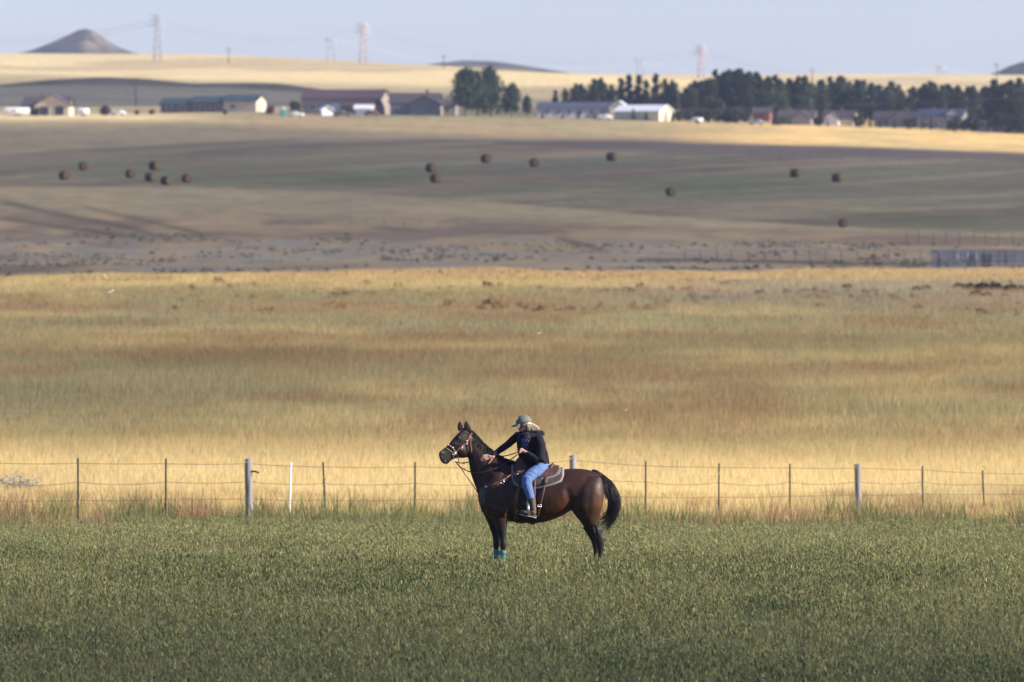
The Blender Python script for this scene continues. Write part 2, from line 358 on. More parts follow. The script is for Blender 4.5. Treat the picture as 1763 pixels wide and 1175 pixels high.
def sh_valley(x,Y):
    px=pxof(x,Y); n_=fbm(x/60.,Y/220.,205); Yw=Y+120*(n_-.5)
    py=pyof(ground(x,Y),Y)
    up=np.interp(px,[-200,0,250,500,900,1150,1763,2000],[213,213,211,225,232,243,262,264])
    return (.46+.35*(fbm(x/90.,Y/260.,208)-.4))*sst(745,800,Y)*sst(-6,10,py-up)*(Y<2900)
def sh_far(x,Y):
    px=pxof(x,Y)
    d=.32*sst(1150,1260,px)*sst(2735,2775,Y)*(1-sst(3500,3800,Y))
    d=np.maximum(d,.75*sst(3250,3420,Y)*(1-sst(3960,4060,Y))*(1-sst(480,620,px)))
    d=np.maximum(d,.45*sst(2850,2900,Y)*(1-sst(3900,4100,Y))*sst(250,320,px)*(1-sst(950,1000,px)))
    return d
cloud('added_near_cloud',300,60,150,sh_near,'thin small unseen cloud added to dim the nearest alfalfa',40,50,.16)  # unseen cloud added to darken the near field along the frame bottom
cloud('field_cloud',330,260,760,sh_field,'thin broad cloud shading the dry grass field',90,80,.11)
cloud('valley_cloud',420,700,3000,sh_valley,'dense long cloud shading the sage valley and hay meadow',200,100)
cloud('far_cloud',420,2700,4500,sh_far,'dense cloud shading the houses and the dark rise',120,110)

# ------------------------------------------------ haze
hb=MB(); hb.box((0,7000,180),(34000,15000,700))
hb.v=[(x,y,{True:175.,False:-60.}[z>0]) for x,y,z in hb.v]
hm=bpy.data.materials.new('haze_air'); hm.use_nodes=True; n=hm.node_tree.nodes; L=hm.node_tree.links
n.remove(n['Principled BSDF']); pv=n.new('ShaderNodeVolumePrincipled'); pv.inputs['Color'].default_value=(.70,.80,1,1); pv.inputs['Density'].default_value=HAZE_D; pv.inputs['Anisotropy'].default_value=.2
L.new(pv.outputs[0],n['Material Output'].inputs['Volume'])
hz=hb.build('haze',hm,kind='stuff',label='pale blue air haze over the prairie')

# ------------------------------------------------ grass and alfalfa
def grassmat(name,t=.4):
    return mat(name,attr=True,rough=.75,spec=.2,trans=t)
def scatter(n,Y0,Y1,half,dens=None):
    Y=np.sqrt(rng.uniform(Y0**2,Y1**2,n)); x=rng.uniform(-1,1,n)*(Y*half+3.6); return x,Y
def blades(name,x,Y,h,w,C,label,m,lean=.25,kite=.45,z0=None):
    n=len(x); z=ground(x,Y) if z0 is None else z0
    a=rng.uniform(0,2*math.pi,n); dx=np.cos(a)*w/2; dy=np.sin(a)*w/2
    la=rng.normal(0,lean,n)*h; lb=rng.normal(0,lean,n)*h
    b=np.stack([x,Y,z-.02],1); mid=np.stack([x+la*.4,Y+lb*.4,z+h*kite],1); tip=np.stack([x+la,Y+lb,z+h],1); s=np.stack([dx,dy,0*dx],1)
    V=np.stack([b,mid+s,tip,mid-s],1).reshape(-1,3); Fc=np.arange(4*n).reshape(-1,4)
    me=raw_mesh(name,V,Fc,4,np.repeat(C,4,0),False,m); return link(name,me,label=label,kind='stuff')
def vary(C,s=.18): 
    n=len(C); return np.clip(C*(1+rng.normal(0,s,n))[:,None]*(1+rng.normal(0,.05,(n,3))),.005,.9)
gm=grassmat('grass_blades'); lm=grassmat('leaf_blades',.3)
# dry grass field: nearer part fine, farther part coarser
for (nm,N,Y0,Y1,hh,ww,lb) in (('dry_grass',GR[0],233,330,.30,.0075,'golden dry grass just beyond the wire fence'),('dry_grass',GR[1],325,500,.34,.011,'tan and rusty dry grass across the middle of the field'),('dry_grass',GR[2],495,745,.36,.017,'pale dry grass on the far crest of the field')):
    x,Y=scatter(N,Y0,Y1,.056)
    C=vary(field_col(x,Y),.10); ht=hh*(.45+.8*rng.random(N))*(.6+.8*fbm(x/8.,Y/20.,300))
    blades(nm,x,Y,ht,ww*(.6+.8*rng.random(N)),C,lb,gm,lean=.14)
# tussocks between alfalfa and fence: mixed green weeds and straw
N=int(135000*QF); x,Y=scatter(N,198,262,.056); k=fbm(x/.9,Y/3.,310)
gr=k+.30*(222+5*(fbm(x/5.,Y*0,313)-.5)-Y)/12.-.06*sst(900,1500,pxof(x,Y))>.50
C=np.where(gr[:,None],A((.18,.19,.075)),A((.56,.42,.19))); C=vary(C,.25); rd=(fbm(x/1.6+40,Y/5.,311)>.6); C[rd]=vary(np.tile(A((.33,.20,.11)),(rd.sum(),1)),.2)
blades('weed_fringe',x,Y,(.14+.34*rng.random(N))*(.2+1.7*k)*(.55+.45*sst(198,212,Y))*(1-.4*sst(228,250,Y))*(1+.5*gr*sst(.5,.7,k)),.009+.010*rng.random(N),C,'mixed green weeds and straw along the fence line',gm)
# alfalfa
def aedge(x,Y): return Y<213+26*(fbm(x/1.5,Y/9.,350,3)-.5)-7*sst(700,1500,pxof(x,Y))+rng.normal(0,1.5,len(x))
def alfalfa():
    N=int(1050000*QF); x,Y=scatter(N,104,224,.057); q=aedge(x,Y); x,Y=x[q],Y[q]; N=len(x)
    k=fbm(x/.5,Y/1.6,320,3); k2=fbm(x/4.,Y/12.,321,3)
    H=(.26+.12*k2)*(.5+.9*k); zz=H*np.sqrt(rng.random(N)); sz=.012+.013*rng.random(N)*(1-.3*zz)
    hue=rng.random(N); C=np.tile(A((.195,.212,.084)),(N,1)); C=mixc(C,A((.06,.095,.035)),sst(.50,.64,k2+.3*(k-.5)+.1*(hue-.5))*.75)
    C=mixc(C,A((.32,.28,.13)),(hue>.76)*.75); C=mixc(C,A((.24,.23,.08)),((hue>.66)&(hue<=.80))*.8)
    C=mixc(C,A((.32,.305,.125)),sst(125,200,Y)*.6)
    C=vary(C,.14); fl=hue>.9997; C[fl]=(.75,.6,.08)
    z=ground(x,Y)+zz; th=rng.uniform(0,2*math.pi,N); tl=rng.uniform(.1,1.45,N)
    u=np.stack([np.cos(th),np.sin(th),0*th],1)*(sz*.62)[:,None]; v=np.stack([-np.sin(th)*np.cos(tl),np.cos(th)*np.cos(tl),np.sin(tl)],1)*sz[:,None]*1.7
    c=np.stack([x,Y,z],1); V=np.stack([c-v,c+u*.8,c+v,c-u*.8],1).reshape(-1,3)
    me=raw_mesh('alfalfa_leaves',V,np.arange(4*N).reshape(-1,4),4,np.repeat(C,4,0),False,lm); link('alfalfa',me,label='low leafy green alfalfa covering the near field',kind='stuff')
    N=int(200000*QF); x,Y=scatter(N,104,224,.057); q=aedge(x,Y); x,Y=x[q],Y[q]; N=len(x); C=np.where((rng.random(N)>.45)[:,None],A((.30,.25,.115)),A((.15,.175,.07))); k=fbm(x/.7,Y/2.,330)
    blades('field_stalks',x,Y,(.22+.18*rng.random(N))*(.6+.8*k),.006+.006*rng.random(N),vary(C,.25),'thin straw coloured stalks standing among the alfalfa',gm,lean=.3)
alfalfa()
# low sage over the valley floor
def clumps(name,N,Y0,Y1,h,C,label,mask=None,half=.056):
    x,Y=scatter(N,Y0,Y1,half)
    if mask is not None: k=mask(x,Y); x,Y=x[k],Y[k]
    n_=len(x); M=18
    X=np.repeat(x,M); YY=np.repeat(Y,M); s=np.repeat(h*(.5+rng.random(n_)),M)
    d=rng.normal(0,1,(n_*M,3)); d/=np.linalg.norm(d,axis=1)[:,None]; d[:,2]=np.abs(d[:,2]); r=rng.random(n_*M)**.4
    c=np.stack([X,YY,np.repeat(ground(x,Y),M)],1)+d*(s*r)[:,None]*A((1.1,1.1,.8))
    a=rng.normal(0,1,(n_*M,3)); b=rng.normal(0,1,(n_*M,3)); q=(.22*s)[:,None]
    V=np.stack([c-a*q,c+b*q,c+a*q,c-b*q],1).reshape(-1,3); CC=vary(np.repeat(vary(np.tile(A(C),(n_,1)),.25),M,0),.15)
    me=raw_mesh(name,V,np.arange(4*len(c)).reshape(-1,4),4,np.repeat(CC,4,0),False,lm); link(name,me,label=label,kind='stuff')
clumps('sage_scrub',int(4200*QF),770,1160,.2,(.24,.225,.165),'grey sage scrub speckling the valley floor',lambda x,Y:fbm(x/9.,Y/25.,340)>.58)
clumps('dark_scrub',int(300*QF),760,1180,.22,(.09,.06,.045),'dark low scrub scattered over the valley floor',lambda x,Y:fbm(x/9.,Y/30.,341)>.56)
clumps('edge_tufts',int(2600*QF),690,752,.20,(.36,.25,.13),'tan tufts of uneven height on the crest of the field',lambda x,Y:fbm(x/3.,Y/400.,343,3)>.48)
clumps('rusty_tufts',int(1500*QF),570,760,.22,(.24,.13,.075),'rusty dry tufts along the far edge of the field',lambda x,Y:(pxof(x,Y)>300)&(fbm(x/5.,Y/12.,342)>.55))
# ------------------------------------------------ far buildings, trees, towers, bales
def M_(n,c,**k): return mat(n,c,**k)
cream=M_('cream_wall',(.62,.52,.38),var=.06,vs=.4); greyw=M_('grey_wall',(.27,.24,.24),var=.08,vs=.4); tanw=M_('tan_wall',(.33,.275,.23),var=.08,vs=.4)
white=M_('white_metal',(.78,.79,.80),rough=.45,var=.04,vs=.5); maroon=M_('maroon_roof',(.095,.055,.062),rough=.6,var=.12,vs=.6); darkroof=M_('dark_roof',(.075,.06,.065),rough=.7,var=.15,vs=.6)
greenroof=M_('green_roof',(.04,.07,.07),rough=.5,var=.12,vs=.5); blueroof=M_('blue_roof',(.075,.08,.12),rough=.5,var=.1,vs=.5); glass=M_('dark_glass',(.03,.035,.045),rough=.15)
redw=M_('red_wall',(.17,.05,.055),var=.1,vs=.5); brownw=M_('brown_wall',(.15,.11,.09),var=.1,vs=.5); trim=M_('white_trim',(.7,.69,.66)); teal=M_('teal_plastic',(.06,.42,.40),rough=.4)
tyre=M_('black_tyre',(.02,.02,.02)); steel=M_('grey_steel',(.30,.31,.33),rough=.5,metal=.3)
def gable(px,Y,L,W,h,rise,rz,wall,roof,name,label,cat,group=None,doors=(),wins=(),endwins=(),dz=0,root=None,off=(0,0,0),ridge='x',ov=.5,gablem=None,chim=None):
    """gabled building; ridge along local x, local -y faces the viewer. doors/wins: (x,z,w,h) on the -y face ; endwins on +x gable"""
    if root is None:
        g=P(px,Y); root=empty(name,(g.x,g.y,g.z-.3+dz),label,cat,group,rz)
    ox,oy,oz=off
    def T(p):
        x,y,z=p
        if ridge=='y': x,y=-y,x
        return (x+ox,y+oy,z+oz)
    b=MB(); hx,hy=L/2,W/2
    vs=[(-hx,-hy,0),(hx,-hy,0),(hx,hy,0),(-hx,hy,0),(-hx,-hy,h),(hx,-hy,h),(hx,hy,h),(-hx,hy,h),(-hx,0,h+rise),(hx,0,h+rise)]
    b.add([T(v) for v in vs],[(0,1,5,4),(2,3,7,6),(1,2,6,9,5),(3,0,4,8,7),(0,3,2,1),(4,5,9,8),(6,7,8,9)])
    wobj=b.build('wall',wall,root,local=True)
    r=MB(); t=.22; sl=rise/hy
    for s in (-1,1):
        y1=s*(hy+ov); z1=h+rise-sl*(hy+ov)
        a=[(-hx-ov,0,h+rise+.03),(hx+ov,0,h+rise+.03),(hx+ov,y1,z1+.03),(-hx-ov,y1,z1+.03)]; a2=[(p[0],p[1],p[2]+t) for p in a]
        r.add([T(v) for v in a+a2],[(0,1,2,3),(4,5,6,7),(0,1,5,4),(1,2,6,5),(2,3,7,6),(3,0,4,7)])
    ro=r.build('roof',roof,root,local=True)
    if chim is not None:
        c=MB(); c.box(T((chim,hy*.3,h+rise+.3)),(.8,.8,1.6)); c.build('chimney',brownw,ro,local=True)
    def panel(nm,x,z,w_,h_,m,end=False):
        q=MB(); d=.08
        if end: q.box(T((hx+d/2+.01,x,z)),(d,w_,h_) if ridge=='x' else (w_,d,h_))
        else: q.box(T((x,-hy-d/2-.01,z)),(w_,d,h_) if ridge=='x' else (d,w_,h_))
        o=q.build(nm,m,root,local=True)
        if nm=='window':
            f=MB()
            for (dx_,dz_,a_,b_) in ((0,h_/2,w_+.2,.1),(0,-h_/2,w_+.2,.1),(-w_/2,0,.1,h_),(w_/2,0,.1,h_)):
                if end: f.box(T((hx+.09,x+dx_,z+dz_)),(.14,a_,b_) if ridge=='x' else (a_,.14,b_))
                else: f.box(T((x+dx_,-hy-.09,z+dz_)),(a_,.14,b_) if ridge=='x' else (.14,a_,b_))
            f.build('frame',trim,o,local=True)
    for (x,z,a,c_) in doors: panel('door',x,z,a,c_,trim if wall is not cream else darkroof)
    for (x,z,a,c_) in wins: panel('window',x,z,a,c_,glass)
    for (x,z,a,c_,k) in endwins: panel(k,x,z,a,c_,glass if k=='window' else greyw,True)
    return root
# left: cream garage house
h=gable(84,2880,12.5,11,3.0,2.2,R(-8),brownw,darkroof,'ranch_house','brown hip roofed ranch house with a cream double garage at the far left','house',chim=-2,wins=((-4,1.6,1.6,1.2),))
gable(0,0,7,9.5,3.0,3.0,0,cream,darkroof,'','','',root=h,off=(2.4,-4.5,0),ridge='y',endwins=((-2.2,1.6,2.4,2.4,'door'),(2.2,1.6,2.4,2.4,'door')) if 0 else ())
q=MB()
for s in (-2.1,2.1): q2=MB(); q2.box((2.4+s,-8.1,1.5),(2.3,.1,2.3)); q2.build('garage_door',glass,h,local=True)
# green-roofed barn in three stepped lengths
gr=gable(365,2950,9,9,2.6,1.5,R(-14),brownw,greenroof,'stepped_barn','long low barn with a green roof in three stepped lengths','barn',off=(-9.3,0,0),wins=((-2,1.6,1.4,1),(2,1.6,1.4,1)))
gable(0,0,9.6,9.5,3.0,1.55,0,brownw,greenroof,'','','',root=gr,off=(0,0,0),wins=((-3,1.7,1.4,1),(0,1.7,1.4,1),(3,1.7,1.4,1)))
gable(0,0,9.6,10.5,3.4,1.6,0,cream,greenroof,'','','',root=gr,off=(9.6,0,0),endwins=((-2.5,1.3,1.4,2.4,'door'),),wins=((-2,1.8,1.4,1),))
# maroon barn
mb=gable(596,2860,22,12,4.6,2.3,R(-12),tanw,maroon,'maroon_barn','large tan barn under a maroon roof, tallest building in the middle','barn',wins=((-8,2.2,1.2,1),(-4.5,2.2,1.2,1)),doors=((-1.5,1.7,2.6,3.2),))
lt=MB(); lt.add([(1,-6.1,3.9),(11.2,-6.1,3.9),(11.2,-9.6,2.5),(1,-9.6,2.5),(1,-6.1,4.05),(11.2,-6.1,4.05),(11.2,-9.6,2.65),(1,-9.6,2.65)],[(0,1,2,3),(4,5,6,7),(0,1,5,4),(1,2,6,5),(2,3,7,6),(3,0,4,7)]); lt.build('porch_roof',maroon,mb,local=True)
for x in (1.3,4.5,7.8,10.9):
    lt=MB(); lt.box((x,-9.3,1.2),(.3,.3,2.6)); lt.build('post',brownw,mb,local=True)
gable(561,2835,3.6,3,1.9,.9,R(-75),white,white,'garden_shed','small white gabled shed in front of the maroon barn','shed',group='white sheds')
gable(627,2835,4.4,3,2.1,.8,R(-8),white,white,'garden_shed','second small white shed, under the maroon porch end','shed',group='white sheds')
th=gable(716,2850,13,10,3.6,2.5,R(-6),tanw,darkroof,'tan_house','tan house with crossing dark gables between the maroon barn and the trees','house',chim=3,wins=((-5,1.8,1.3,1.2),))
gable(0,0,8,8.5,3.2,2.3,0,tanw,darkroof,'','','',root=th,off=(3.4,-4.2,0),ridge='y')
gable(0,0,4.5,7,2.8,1.4,0,greyw,darkroof,'','','',root=th,off=(8.8,1.5,0),wins=((0,1.6,1.2,1.2),))
# long pale building + white metal shed
lb=gable(995,2820,21,7,2.9,1.4,R(-6),M_('lavender_wall',(.52,.47,.50),var=.05,vs=.4),blueroof,'long_shed','long pale lavender shed with a dark blue roof','shed',wins=tuple((x,1.7,1.2,1) for x in (-8,-5,-2,1,4,7)))
gable(0,0,7,5,2.9,1.7,0,cream,white,'','','',root=lb,off=(11.6,-1.2,0),ridge='y')
gable(1108,2800,13.5,8,2.7,1.5,R(-28),M_('pale_yellow_wall',(.66,.60,.42),var=.05,vs=.4),white,'white_metal_building','white metal building with a yellow lit gable end','building',endwins=((0,1.4,2.4,2.6,'door'),))
_n0=len(col.objects)
# right-hand houses
gable(1313,2830,5,6,3.3,1.5,R(-10),redw,darkroof,'red_barn','small dark red barn between the tree belt and the houses','barn',endwins=((0,1.4,1.6,2.2,'door'),))
a=gable(1374,2800,11,9,2.8,2.3,R(-12),tanw,darkroof,'family_house','tan house with twin front gables, left of the row of houses','house',group='houses at the right edge',wins=((-3.5,1.7,1.4,1.2),),chim=-3)
gable(0,0,6,6,2.6,2.0,0,greyw,darkroof,'','','',root=a,off=(2.2,-4,0),ridge='y'); 
a=gable(1447,2800,9.5,8,2.8,2.3,R(-15),cream,darkroof,'family_house','cream house with a white end gable, second in the row of houses','house',group='houses at the right edge',chim=0)
gable(0,0,5,5,2.5,1.9,0,white,darkroof,'','','',root=a,off=(-1.8,-3.6,0),ridge='y')
a=gable(1545,2790,13,9,2.9,2.4,R(-10),greyw,darkroof,'family_house','low grey house under broad dark gables, middle of the row','house',group='houses at the right edge',wins=((-5,1.7,1.4,1.2),(-2.6,1.7,1.4,1.2)),chim=3)
gable(0,0,6.5,6,2.6,2.1,0,tanw,darkroof,'','','',root=a,off=(1,-4,0),ridge='y')
a=gable(1622,2780,14,9,4.4,2.2,R(-14),greyw,blueroof,'family_house','two storey grey house with a white dormer gable','house',group='houses at the right edge',wins=((-4,1.7,1.4,1.2),(-1,1.7,1.4,1.2),(-4,3.6,1.2,1)),chim=-3)
gable(0,0,5,3.2,4.2,1.3,0,white,darkroof,'','','',root=a,off=(3.6,-2,0.9),ridge='y')
gable(1745,2760,13,8,2.8,2.1,R(-8),brownw,darkroof,'family_house','brown house half hidden by shrubs at the right edge','house',group='houses at the right edge',wins=((-3,1.7,1.4,1.2),(1,1.7,1.4,1.2)))
gable(1688,2765,5,5,2.4,1.1,R(-10),white,darkroof,'garden_shed','white shed between the grey two storey house and the right edge','shed',group='white sheds')
for o in list(col.objects)[_n0:]:
    if o.parent is None: o.scale=(.88,.88,.82)
# vehicles and small things before the buildings
def vehicle(px,Y,L,h,m,name,label,cat,rz=0,kind='car',group=None):
    g=P(px,Y); r=empty(name,(g.x,g.y,g.z-.05),label,cat,group,rz); b=MB()
    if kind=='car':
        pr=[(-L/2,.35),(-L/2,.8),(-L*.38,.92),(-L*.22,h),(L*.25,h),(L*.4,.95),(L/2,.85),(L/2,.35)]
    elif kind=='pickup':
        pr=[(-L/2,.4),(-L/2,.95),(-L*.28,1.05),(-L*.18,h),(L*.08,h),(L*.13,1.05),(L/2,1.05),(L/2,.4)]
    else: pr=[(-L/2,.4),(-L/2+.25,h-.15),(-L/2+.6,h),(L/2-.15,h),(L/2,h-.2),(L/2,.45)]
    w_=.9 if kind!='trailer' else 1.15; rr=[[(x,y,z) for x,z in pr] for y in (-w_,-w_*.93,w_*.93,w_)]
    rr[0]=[(x*.97,y,z*.97+.03) for x,y,z in rr[0]]; rr[3]=[(x*.97,y,z*.97+.03) for x,y,z in rr[3]]
    b.rings(rr); b.build('body',m,r,local=True)
    q=MB(); 
    if kind!='trailer': q.box((0 if kind=='car' else -.05*L,0,h-.32),(L*.42 if kind=='car' else L*.2,w_*2+.03,.34))
    else:
        for x in (-L*.1,): q.box((x,0,h*.65),(1.0,w_*2+.04,.5))
    q.build('window',glass,r,local=True)
    for x in ((-L*.3,L*.3) if kind!='trailer' else (0,L*.14)):
        for y in (-w_,w_):
            t=MB(); t.tube([(x,y-.12,.33),(x,y+.12,.33)],.33,14); wo=t.build('wheel',tyre,r,local=True)
    return r
vehicle(28,2830,7.2,2.4,white,'travel_trailer','long white travel trailer parked left of the cream garage','trailer',R(4),'trailer',group='white trailers')
vehicle(142,2840,3.4,2.0,white,'cargo_trailer','short white trailer parked right of the cream garage','trailer',R(10),'trailer',group='white trailers')
vehicle(188,2860,4.4,1.5,M_('silver_paint',(.5,.5,.52),rough=.3,metal=.3),'parked_car','silver car parked beside the dark bush','car',0)
vehicle(203,2840,4.4,1.45,white,'parked_car','white car, right of the silver car','car',0)
vehicle(509,2790,4.6,1.7,white,'pickup_truck','white pickup parked left of the maroon barn','pickup',0,'pickup')
vehicle(1302,2770,4.4,1.5,M_('grey_paint',(.3,.32,.35),rough=.3),'parked_car','grey car parked in front of the dark red barn','car',0)
vehicle(1200,2770,3.2,1.5,white,'utility_trailer','small white trailer on the lawn before the tree belt','trailer',0,'trailer',group='white trailers')
vehicle(1040,2790,4.4,1.5,white,'parked_car','white car tucked between the round trees and the long pale shed','car',0)
vehicle(640,2800,4.4,1.6,redw,'parked_car','dark red car under the maroon porch','car',0)
vehicle(590,2795,5,1.8,brownw,'pickup_truck','brown pickup between the two white sheds','pickup',0,'pickup')
g=P(487,2800); t=empty('portable_toilet',(g.x,g.y,g.z),'teal portable toilet standing left of the maroon barn','portable toilet')
b=MB(); b.box((0,0,1.05),(1.3,1.3,2.1)); b.build('cabin',teal,t,local=True); b=MB(); b.rings([[(x*.72,y*.72,2.1) for x,y in ((-1,-1),(1,-1),(1,1),(-1,1))],[(x*.5,y*.5,2.4) for x,y in ((-1,-1),(1,-1),(1,1),(-1,1))]]); b.build('roof',white,t,local=True)
b=MB(); b.box((0,-.67,1.0),(.8,.06,1.8)); b.build('door',M_('teal_door',(.04,.3,.3)),t,local=True)

# hay bales
haym=mat('hay',(.10,.066,.040),rough=1,spec=.1,var=.35,vs=3,bump=.8,bs=6); hayend=mat('hay_end',(.12,.08,.05),rough=1,spec=.1,var=.4,vs=5,bump=.6,bs=8)
def bale(loc,rz,label):
    r=empty('round_hay_bale',loc,label,'hay bale','round hay bales left in the meadow',rz)
    b=MB(); n_=28; rs=[]
    for t_ in np.linspace(-.72,.72,9):
        rr=.83*(1-.10*max(0,abs(t_)-.55)/.17)
        rs.append([((rr*(1+.05*math.sin(7*a_+t_*9)+.02*random.random()))*math.cos(a_),t_,max(-.74,rr*(1+.03*random.random())*math.sin(a_))+.76) for a_ in [2*math.pi*k/n_ for k in range(n_)]])
    b.rings(rs); b.build('bale_roll',haym,r,local=True)
    for s in (-1,1):
        e=MB(); rs=[]
        for q_ in (1,.8,.55,.3): rs.append([(.75*q_*math.cos(a_),s*(.725+.03*(1-q_)+.012*(k%2)),.75*q_*math.sin(a_)+.76) for k,a_ in enumerate([2*math.pi*k/n_ for k in range(n_)])])
        e.rings(rs); e.build('end_face',hayend,r,local=True)
    return r
BP=[(111,303),(144,287),(225,300),(266,286),(259,306),(286,312),(322,308),(742,290),(750,308),(837,274),(920,281),(1053,271),(1155,331),(1369,299),(1441,307),(1452,385)]
BL=['leftmost bale, at the left end of the meadow','bale set just above and right of the leftmost bale','leftmost bale of the middle left cluster of five','topmost bale of the left cluster','bale in the centre of the left cluster','lowest bale of the left cluster','rightmost bale of the left cluster','upper of the two close bales left of centre','lower of the two close bales left of centre','bale alone right of the close pair, on the upper slope','bale above the rider, fifth from the two close bales side','rightmost bale of the upper centre slope','bale low on the slope right of centre','left one of the two bales high on the right','right one of the two bales high on the right','lone bale at the lower edge of the meadow on the right']
BL[10]='bale right above the rider, between two others on the upper slope'
proto=None
for i,((px,py),lb_) in enumerate(zip(BP,BL)):
    Yb=Yat(px,py+7,1100,2200); p=P(px,Yb); lab='dark round hay '+lb_ if lb_.startswith('bale') else 'dark round hay bale, '+lb_
    if proto is None: proto=bale(p,R(35),lab); o=proto
    else: o=copy_tree(proto); o.location=p; o.rotation_euler=(0,0,R(random.uniform(10,70))); o['label']=lab
    s=Yb*15.5/F/1.62; o.scale=(s,s,s)

# trees
def crown_mesh(name,h,rad,seed,N,shape='poplar',leaf=.28):
    r=np.random.default_rng(seed); 
    nb=int(26 if shape=='poplar' else 20); cs=[]
    for i in range(nb):
        t=(i+.5)/nb
        if shape=='poplar': zc=h*(.12+.86*t); rr=rad*(math.sin(math.pi*min(1,(.18+.85*t)))**.7+.12)*.75
        elif shape=='spruce': zc=h*(.06+.92*t); rr=rad*(1.02-t)*.85
        else: zc=h*(.25+.68*t); rr=rad*math.sqrt(max(.05,1-((t-.45)/.62)**2))*.8
        a=r.uniform(0,2*math.pi); d=rr*r.uniform(.1,.75); cs.append((d*math.cos(a),d*math.sin(a),zc+r.normal(0,.03*h),max(.35,rr*r.uniform(.4,.75)),r.uniform(.75,1.3)))
    cs=np.array(cs); k=r.integers(0,nb,N); d=r.normal(0,1,(N,3)); d/=np.linalg.norm(d,axis=1)[:,None]; q=r.random(N)**.45*1.15
    c=cs[k,:3]+d*(cs[k,3]*q)[:,None]*A((1,1,1.3 if shape=='poplar' else .95))
    a=r.normal(0,1,(N,3)); a/=np.linalg.norm(a,axis=1)[:,None]; b=np.cross(a,r.normal(0,1,(N,3))); b/=np.linalg.norm(b,axis=1)[:,None]
    s=leaf*r.uniform(.6,1.3,N)[:,None]; V=np.stack([c-a*s,c+b*s*.7,c+a*s,c-b*s*.7],1).reshape(-1,3)
    base={'poplar':(.058,.078,.045),'spruce':(.046,.066,.05),'round':(.048,.068,.038),'bush':(.055,.055,.035)}[shape]
    C=A(base)*(cs[k,4]*r.uniform(.75,1.25,N))[:,None]
    return raw_mesh(name,V,np.arange(4*N).reshape(-1,4),4,np.repeat(C,4,0),False,lm)
bark=mat('bark',(.10,.08,.065),rough=1,var=.2,vs=2)
def trunk_mesh(h,rad,seed):
    b=MB(); rr=random.Random(seed)
    pts=[(rr.uniform(-.1,.1)*i,rr.uniform(-.1,.1)*i,h*.9*i/5-.3) for i in range(6)]; b.tube(pts,[.26,.2,.16,.12,.07,.03],8)
    for i in range(7):
        t=.25+.6*i/7; a=rr.uniform(0,6.28); z=h*.9*t; b.tube([(0,0,z),(rad*.35*math.cos(a),rad*.35*math.sin(a),z+h*.06),(rad*.7*math.cos(a),rad*.7*math.sin(a),z+h*.15)],[.08,.05,.02],5)
    me=bpy.data.meshes.new('trunk'); me.from_pydata(b.v,[],b.f); me.materials.append(bark); me.polygons.foreach_set('use_smooth',[True]*len(b.f)); return me
TK={}
for sh,(h_,r_,vr,nn) in {'poplar':(10,2.3,4,1500),'spruce':(8,1.9,3,1300),'round':(9,3.6,3,2400),'bush':(2.2,1.5,3,500)}.items():
    TK[sh]=[(crown_mesh('crown',h_,r_,50+7*v+len(sh),nn,sh,.3 if sh!='bush' else .22),trunk_mesh(h_,r_,v)) for v in range(vr)]; 
HT={'poplar':10,'spruce':8,'round':9,'bush':2.2}
def tree(px,Y,h,sh,label,cat,group,wide=1,name=None):
    g=P(px,Y); r=empty(name or {'poplar':'poplar_tree','spruce':'spruce_tree','round':'broadleaf_tree','bush':'bush'}[sh],(g.x,g.y,g.z-.1),label,cat,group,random.uniform(0,6.28))
    cm,tm=random.choice(TK[sh]); link('crown',cm,r); link('trunk' if sh!='bush' else 'stem',tm,r); s=h/HT[sh]; r.scale=(s*wide,s*wide,s); return r
def htop(px,Y,py): return (-(py-HZ)*Y/F)-float(ground((px-881.5)/F*Y,Y))
for i,(px,top,w_,lb) in enumerate([(800,121,1.0,'tall broadleaf tree, left of the big clump beside the tan house'),(822,127,1.15,'broad middle tree of the big clump beside the tan house'),(845,120,1.0,'tall right tree of the big clump beside the tan house'),(880,147,.95,'separate round tree right of the big clump'),(907,166,.8,'small low tree right of the separate round tree'),(870,170,.8,'low tree filling the foot of the separate round tree')]):
    Yt=2820+7*i; tree(px,Yt,htop(px,Yt,top)*1.03,'round',lb,'tree','trees beside the tan house',w_)
def belt(x0,x1,n,tops,Y0,Y1,grp,desc,sh=('poplar','poplar','spruce')):
    xs=np.linspace(x0,x1,n)
    for i,px in enumerate(xs):
        px=px+random.uniform(-4,4); Yt=random.uniform(Y0,Y1); top=np.interp(px,[t[0] for t in tops],[t[1] for t in tops])+random.uniform(-5,9)
        tree(px,Yt,max(3,htop(px,Yt,top)),random.choice(sh),f'{ordn(i)} dark green tree from the left {desc}','tree',grp,random.uniform(1.15,1.6))
belt(958,1176,15,[(950,152),(985,140),(1020,135),(1060,138),(1130,131),(1176,152)],2900,2950,'trees behind the pale sheds','in the row behind the long pale shed')
belt(1190,1545,40,[(1185,150),(1205,133),(1250,122),(1310,124),(1345,134),(1420,137),(1470,133),(1545,147)],2860,2930,'tall tree belt behind the houses','in the tall belt behind the houses')
belt(1556,1800,28,[(1550,158),(1610,142),(1650,150),(1700,147),(1730,140),(1800,134)],2850,2900,'trees behind the right hand houses','in the belt at the right edge')
for i,px in enumerate([1170,1186,1203,1220,1236,1252,1268,1284]): tree(px,2800+random.uniform(0,20),random.uniform(2.6,4.2),'bush',f'{ordn(i)} leafy bush from the left in the hedge under the tall belt','bush','hedge bushes under the tall belt',1.1)
for i,(px,h_) in enumerate([(933,2.2),(968,2.2),(996,2.6),(1024,2),(1090,3.2),(1112,2.6),(1135,2.4),(1158,2.6)]): tree(px,2795,h_,'spruce',f'{ordn(i)} small shrub from the left before the pale sheds','shrub','shrubs before the pale sheds',1.1,'shrub')
